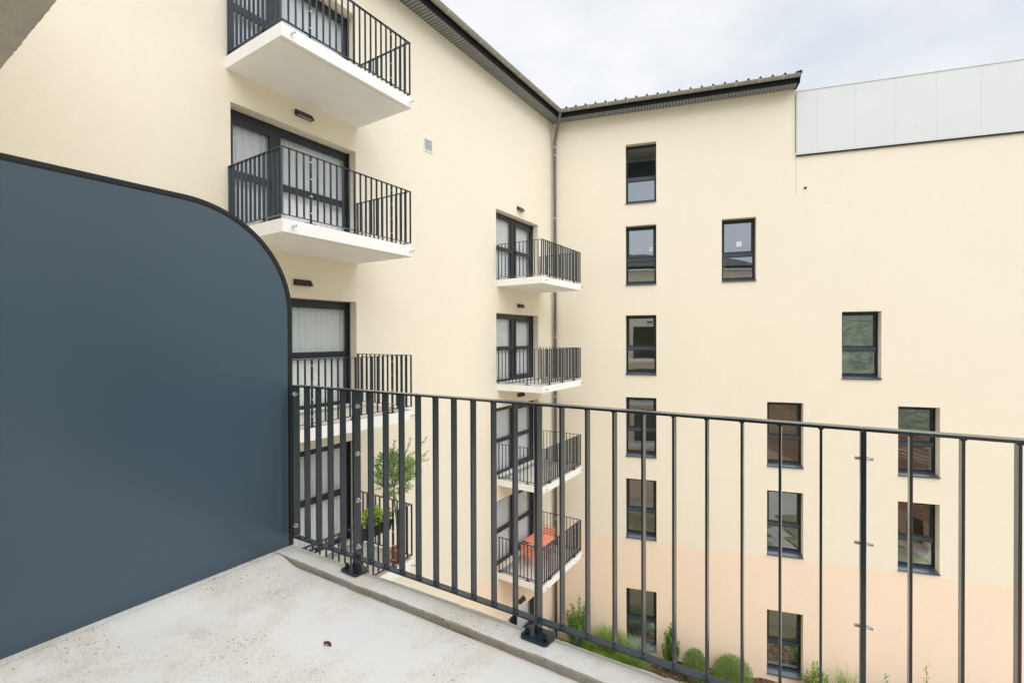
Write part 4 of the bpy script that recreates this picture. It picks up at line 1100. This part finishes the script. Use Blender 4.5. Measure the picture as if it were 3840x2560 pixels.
def ball(label, c, rad, n, seed):
    rnd = random.Random(seed); root = thing('round_bush', label, 'bush', (c[0], c[1], ZG), 'clipped round bushes'); g = MB(); C_ = Vector(c)
    lumps = [(Vector((rnd.gauss(0, 1), rnd.gauss(0, 1), rnd.gauss(0, 1))).normalized(), rnd.uniform(-.10, .10)) for _ in range(26)]
    for i in range(n):
        d = Vector((rnd.gauss(0, 1), rnd.gauss(0, 1), rnd.gauss(0, 1))).normalized()
        if d.z < -.75: continue
        bmp = sum(w*max(0, d.dot(l))**6 for l, w in lumps)
        r = (rnd.random()**.28)*(1+bmp) + (rnd.uniform(0, .17) if rnd.random() < .16 else 0)
        q = C_+Vector((d.x*rad[0]*r, d.y*rad[1]*r, d.z*rad[2]*r))
        g.leaf(q, d+Vector((rnd.uniform(-.9, .9), rnd.uniform(-.9, .9), rnd.uniform(-.3, .8))), Vector((rnd.uniform(-1, 1), rnd.uniform(-1, 1), 1)), rnd.uniform(.03, .055), rnd.uniform(.011, .018))
    g.build('foliage', M['bush'], root)
    g = MB()
    for i in range(40):
        d = Vector((rnd.gauss(0, 1), rnd.gauss(0, 1), abs(rnd.gauss(0, 1)))).normalized(); g.tube([(c[0], c[1], ZG-.03), C_+Vector((d.x*rad[0], d.y*rad[1], d.z*rad[2]))*.85], [.008, .002], 4, caps=False)
    g.build('stems', M['twig'], root); return root
p = BW(4.79, .62, 0); ball('smaller of the two round clipped green bushes, next to the columnar shrub', (p.x, p.y, ZG+.42), (.375, .375, .50), 9000, 51)
p = BW(5.83, .70, 0); ball('larger round clipped green bush at right, under the middle lower window', (p.x, p.y, ZG+.40), (.60, .58, .50), 14000, 52)
def grassclump(label, c, h, spread, n, seed, mat, droop=.7, plumes=0, wid=.016, cat='grass', name='grass_clump', group='ornamental grass clumps'):
    rnd = random.Random(seed); root = thing(name, label, cat, tuple(c), group); g = MB()
    def blade(g, base, a, L, out, w):
        pts = []
        for k in range(6):
            t = k/5; x = out*t*t*1.0+out*.25*t; z = L*(t-.42*droop*t*t*t*(out/ max(.2, spread)))
            pts.append(base+Vector((x*math.cos(a), x*math.sin(a), z)))
        sd = Vector((-math.sin(a), math.cos(a), 0))
        for k in range(5):
            w0, w1 = w*(1-(k/5)**2)*.5, w*(1-((k+1)/5)**2)*.5+.0006
            b = len(g.v); g.v += [pts[k]-sd*w0, pts[k]+sd*w0, pts[k+1]+sd*w1, pts[k+1]-sd*w1]; g.f.append((b, b+1, b+2, b+3)); g.mi.append(0)
        return pts[-1], (pts[-1]-pts[-2]).normalized()
    for i in range(n):
        a = rnd.uniform(0, 6.28); b = Vector(c)+Vector((rnd.gauss(0, .09), rnd.gauss(0, .09), -.02))
        blade(g, b, a, h*rnd.uniform(.55, 1.05), spread*rnd.uniform(.25, 1.1), wid*rnd.uniform(.6, 1.2))
    weld_ = g.build('blades', mat, root)
    if plumes:
        g = MB()
        for i in range(plumes):
            a = rnd.uniform(0, 6.28); b = Vector(c)+Vector((rnd.gauss(0, .08), rnd.gauss(0, .08), 0))
            tip, d = blade(g, b, a, h*rnd.uniform(1.15, 1.5), spread*rnd.uniform(.4, .9), .005)
            for k in range(26):
                q = tip+d*(k/26*.14-.04); g.leaf(q, d+Vector((rnd.uniform(-.5, .5), rnd.uniform(-.5, .5), rnd.uniform(-.4, .4))), Vector((0, 0, 1)), .022, .003)
        g.build('plumes', M['plume'], root)
    return root
grassclump('arching green grass clump with pale plumes in front of the corner shrub', BW(1.25, .95, ZG), 1.05, .60, 1300, 61, M['grass'], plumes=9)
grassclump('tall feathery green grass clump between corner shrub and lowest left window', BW(2.05, .70, ZG), 1.30, .62, 1500, 62, M['grass'], plumes=16)
grassclump('pale blue green grass clump hanging over the foot of the lowest left window', BW(2.95, .55, ZG), .92, .58, 1300, 63, M['bluegrass'], plumes=9)
grassclump('deep green grass clump leaning over the soil nearest the kerb edge', BW(2.75, 1.05, ZG), .85, .62, 1300, 64, M['grass'])
grassclump('low green grass clump right behind the kerb plate, nearest the ground floor door', BW(1.85, 1.45, ZG), .85, .60, 1100, 65, M['grass'])
shrub('low_shrub', 'small leafy green shrub left of the bolted post at the lower right', BW(8.22, .55, ZG), 1.20, .42, 34, 46, .08, .042, 71, M['grass'])
grassclump('thin sparse grass tuft at the bolted post, lower right', BW(8.95, .55, ZG), 1.25, .42, 220, 66, M['grass'], droop=.4, plumes=9, wid=.013)
shrub('young_shrub', 'small green seedling barely showing at the bottom edge, right of the bolted post', BW(9.95, .55, ZG), 1.12, .20, 10, 34, .10, .045, 72, M['box'])
shrub('young_shrub', 'tall single leafy sprig at the lower right, standing alone before the peach wall', BW(10.9, .60, ZG), 1.66, .20, 8, 36, .075, .045, 73, M['box'], lean=.03)
rnd = random.Random(9)
for i, (s, o, lab) in enumerate(((3.55, 1.15, 'tiny yellowish plant on the bare mulch below the columnar shrub'), (4.45, 1.25, 'low green ground cover plant on the mulch before the smaller round bush'), (5.1, 1.45, 'flat green plant at the kerb edge before the larger round bush'))):
    q = BW(s, o, ZG+.06); leafclump('ground_cover_plant', M['grass'], tuple(q), (.15, .15, .10), 140, .05, .022, 80+i, lab, 'plant', .6)

# low dark fence of the ground floor terrace
tf = thing('garden_fence', 'low dark bar fence of the ground floor terrace among the grasses', 'fence', (14.3, 6.62, GROUND), None)
g = MB(); za = GROUND+1.02; g.box((11.4, 6.60, za-.01), (14.95, 6.648, za)); g.build('handrail', M['rail'], tf)
g = MB(); g.box((11.4, 6.604, GROUND+.10), (14.95, 6.644, GROUND+.108)); g.build('bottom_rail', M['rail'], tf)
for i in range(30):
    x = 11.42+i*.1205; th = .015 if i % 10 == 0 else .008
    g = MB(); g.box((x-th/2, 6.606, GROUND+.002 if i % 10 == 0 else GROUND+.108), (x+th/2, 6.642, za-.0101)); g.build('post' if i % 10 == 0 else 'baluster', M['rail'], tf)

# ================================================================== SKY, SUN, CAMERA
w = bpy.data.worlds.new('World'); scene.world = w; w.use_nodes = True
nt = w.node_tree; bg = nt.nodes['Background']
SUN_EL, SUN_AZ = 66, Vector((-.62, -1, 0)).normalized()
sky = node(nt, 'ShaderNodeTexSky'); sky.sky_type = 'NISHITA'; sky.sun_disc = False
sky.sun_elevation = R(SUN_EL); sky.sun_rotation = math.atan2(SUN_AZ.x, SUN_AZ.y); sky.air_density = 1.0; sky.dust_density = 1.5
tc = node(nt, 'ShaderNodeTexCoord').outputs['Generated']
mp = node(nt, 'ShaderNodeMapping'); mp.inputs['Scale'].default_value = (1, 1, 1.9); mp.inputs['Location'].default_value = (.35, .1, .2); link(nt, tc, mp.inputs[0])
n1 = noise(nt, mp.outputs[0], 2.1, 7, .55); n2 = noise(nt, mp.outputs[0], 5.5, 6, .6)
cloud = ramp(nt, n1.outputs['Fac'], [(.36, (7.5, 7.95, 8.55)), (.48, (8.6, 8.8, 9.1)), (.60, (9.6, 9.65, 9.7))])
c2 = ramp(nt, n2.outputs['Fac'], [(.3, (.94, .95, .97)), (.7, (1.03, 1.025, 1.02))])
cl_ = mixc(nt, 1.0, cloud.outputs['Color'], c2.outputs['Color'], 'MULTIPLY')
mixs = mixc(nt, .90, sky.outputs['Color'], cl_)
link(nt, mixs, bg.inputs['Color']); bg.inputs['Strength'].default_value = .0440
sl = bpy.data.lights.new('sun', 'SUN'); sl.energy = 1.5; sl.angle = R(85); sl.color = (1, .985, .96)
so = bpy.data.objects.new('sun', sl); COL.objects.link(so)
sd = Vector((SUN_AZ.x*math.cos(R(SUN_EL)), SUN_AZ.y*math.cos(R(SUN_EL)), math.sin(R(SUN_EL))))
so.rotation_euler = (-sd).to_track_quat('-Z', 'Y').to_euler(); so.location = (0, -20, 30)

th, pt, rl = R(32.7772), R(-.399), R(.1684)
F = Vector((math.cos(th)*math.cos(pt), math.sin(th)*math.cos(pt), math.sin(pt))); Rt = Vector((math.sin(th), -math.cos(th), 0)); Up = Rt.cross(F)
Rc = Rt*math.cos(rl) - Up*math.sin(rl); Uc = Rt*math.sin(rl) + Up*math.cos(rl)
cam = bpy.data.cameras.new('camera'); co = bpy.data.objects.new('camera', cam); COL.objects.link(co)
m = Matrix((Rc, Uc, -F)).transposed().to_4x4(); co.matrix_world = m
cam.sensor_fit = 'HORIZONTAL'; cam.sensor_width = 36; cam.lens = 36*1773.8943/3840; cam.clip_start = .02; cam.clip_end = 2000
scene.camera = co
scene.view_settings.view_transform = 'Standard'; scene.view_settings.look = 'None'
scene.view_settings.exposure = 1.30; scene.view_settings.gamma = 1
scene.cycles.max_bounces = 10; scene.cycles.diffuse_bounces = 5; scene.cycles.transparent_max_bounces = 12
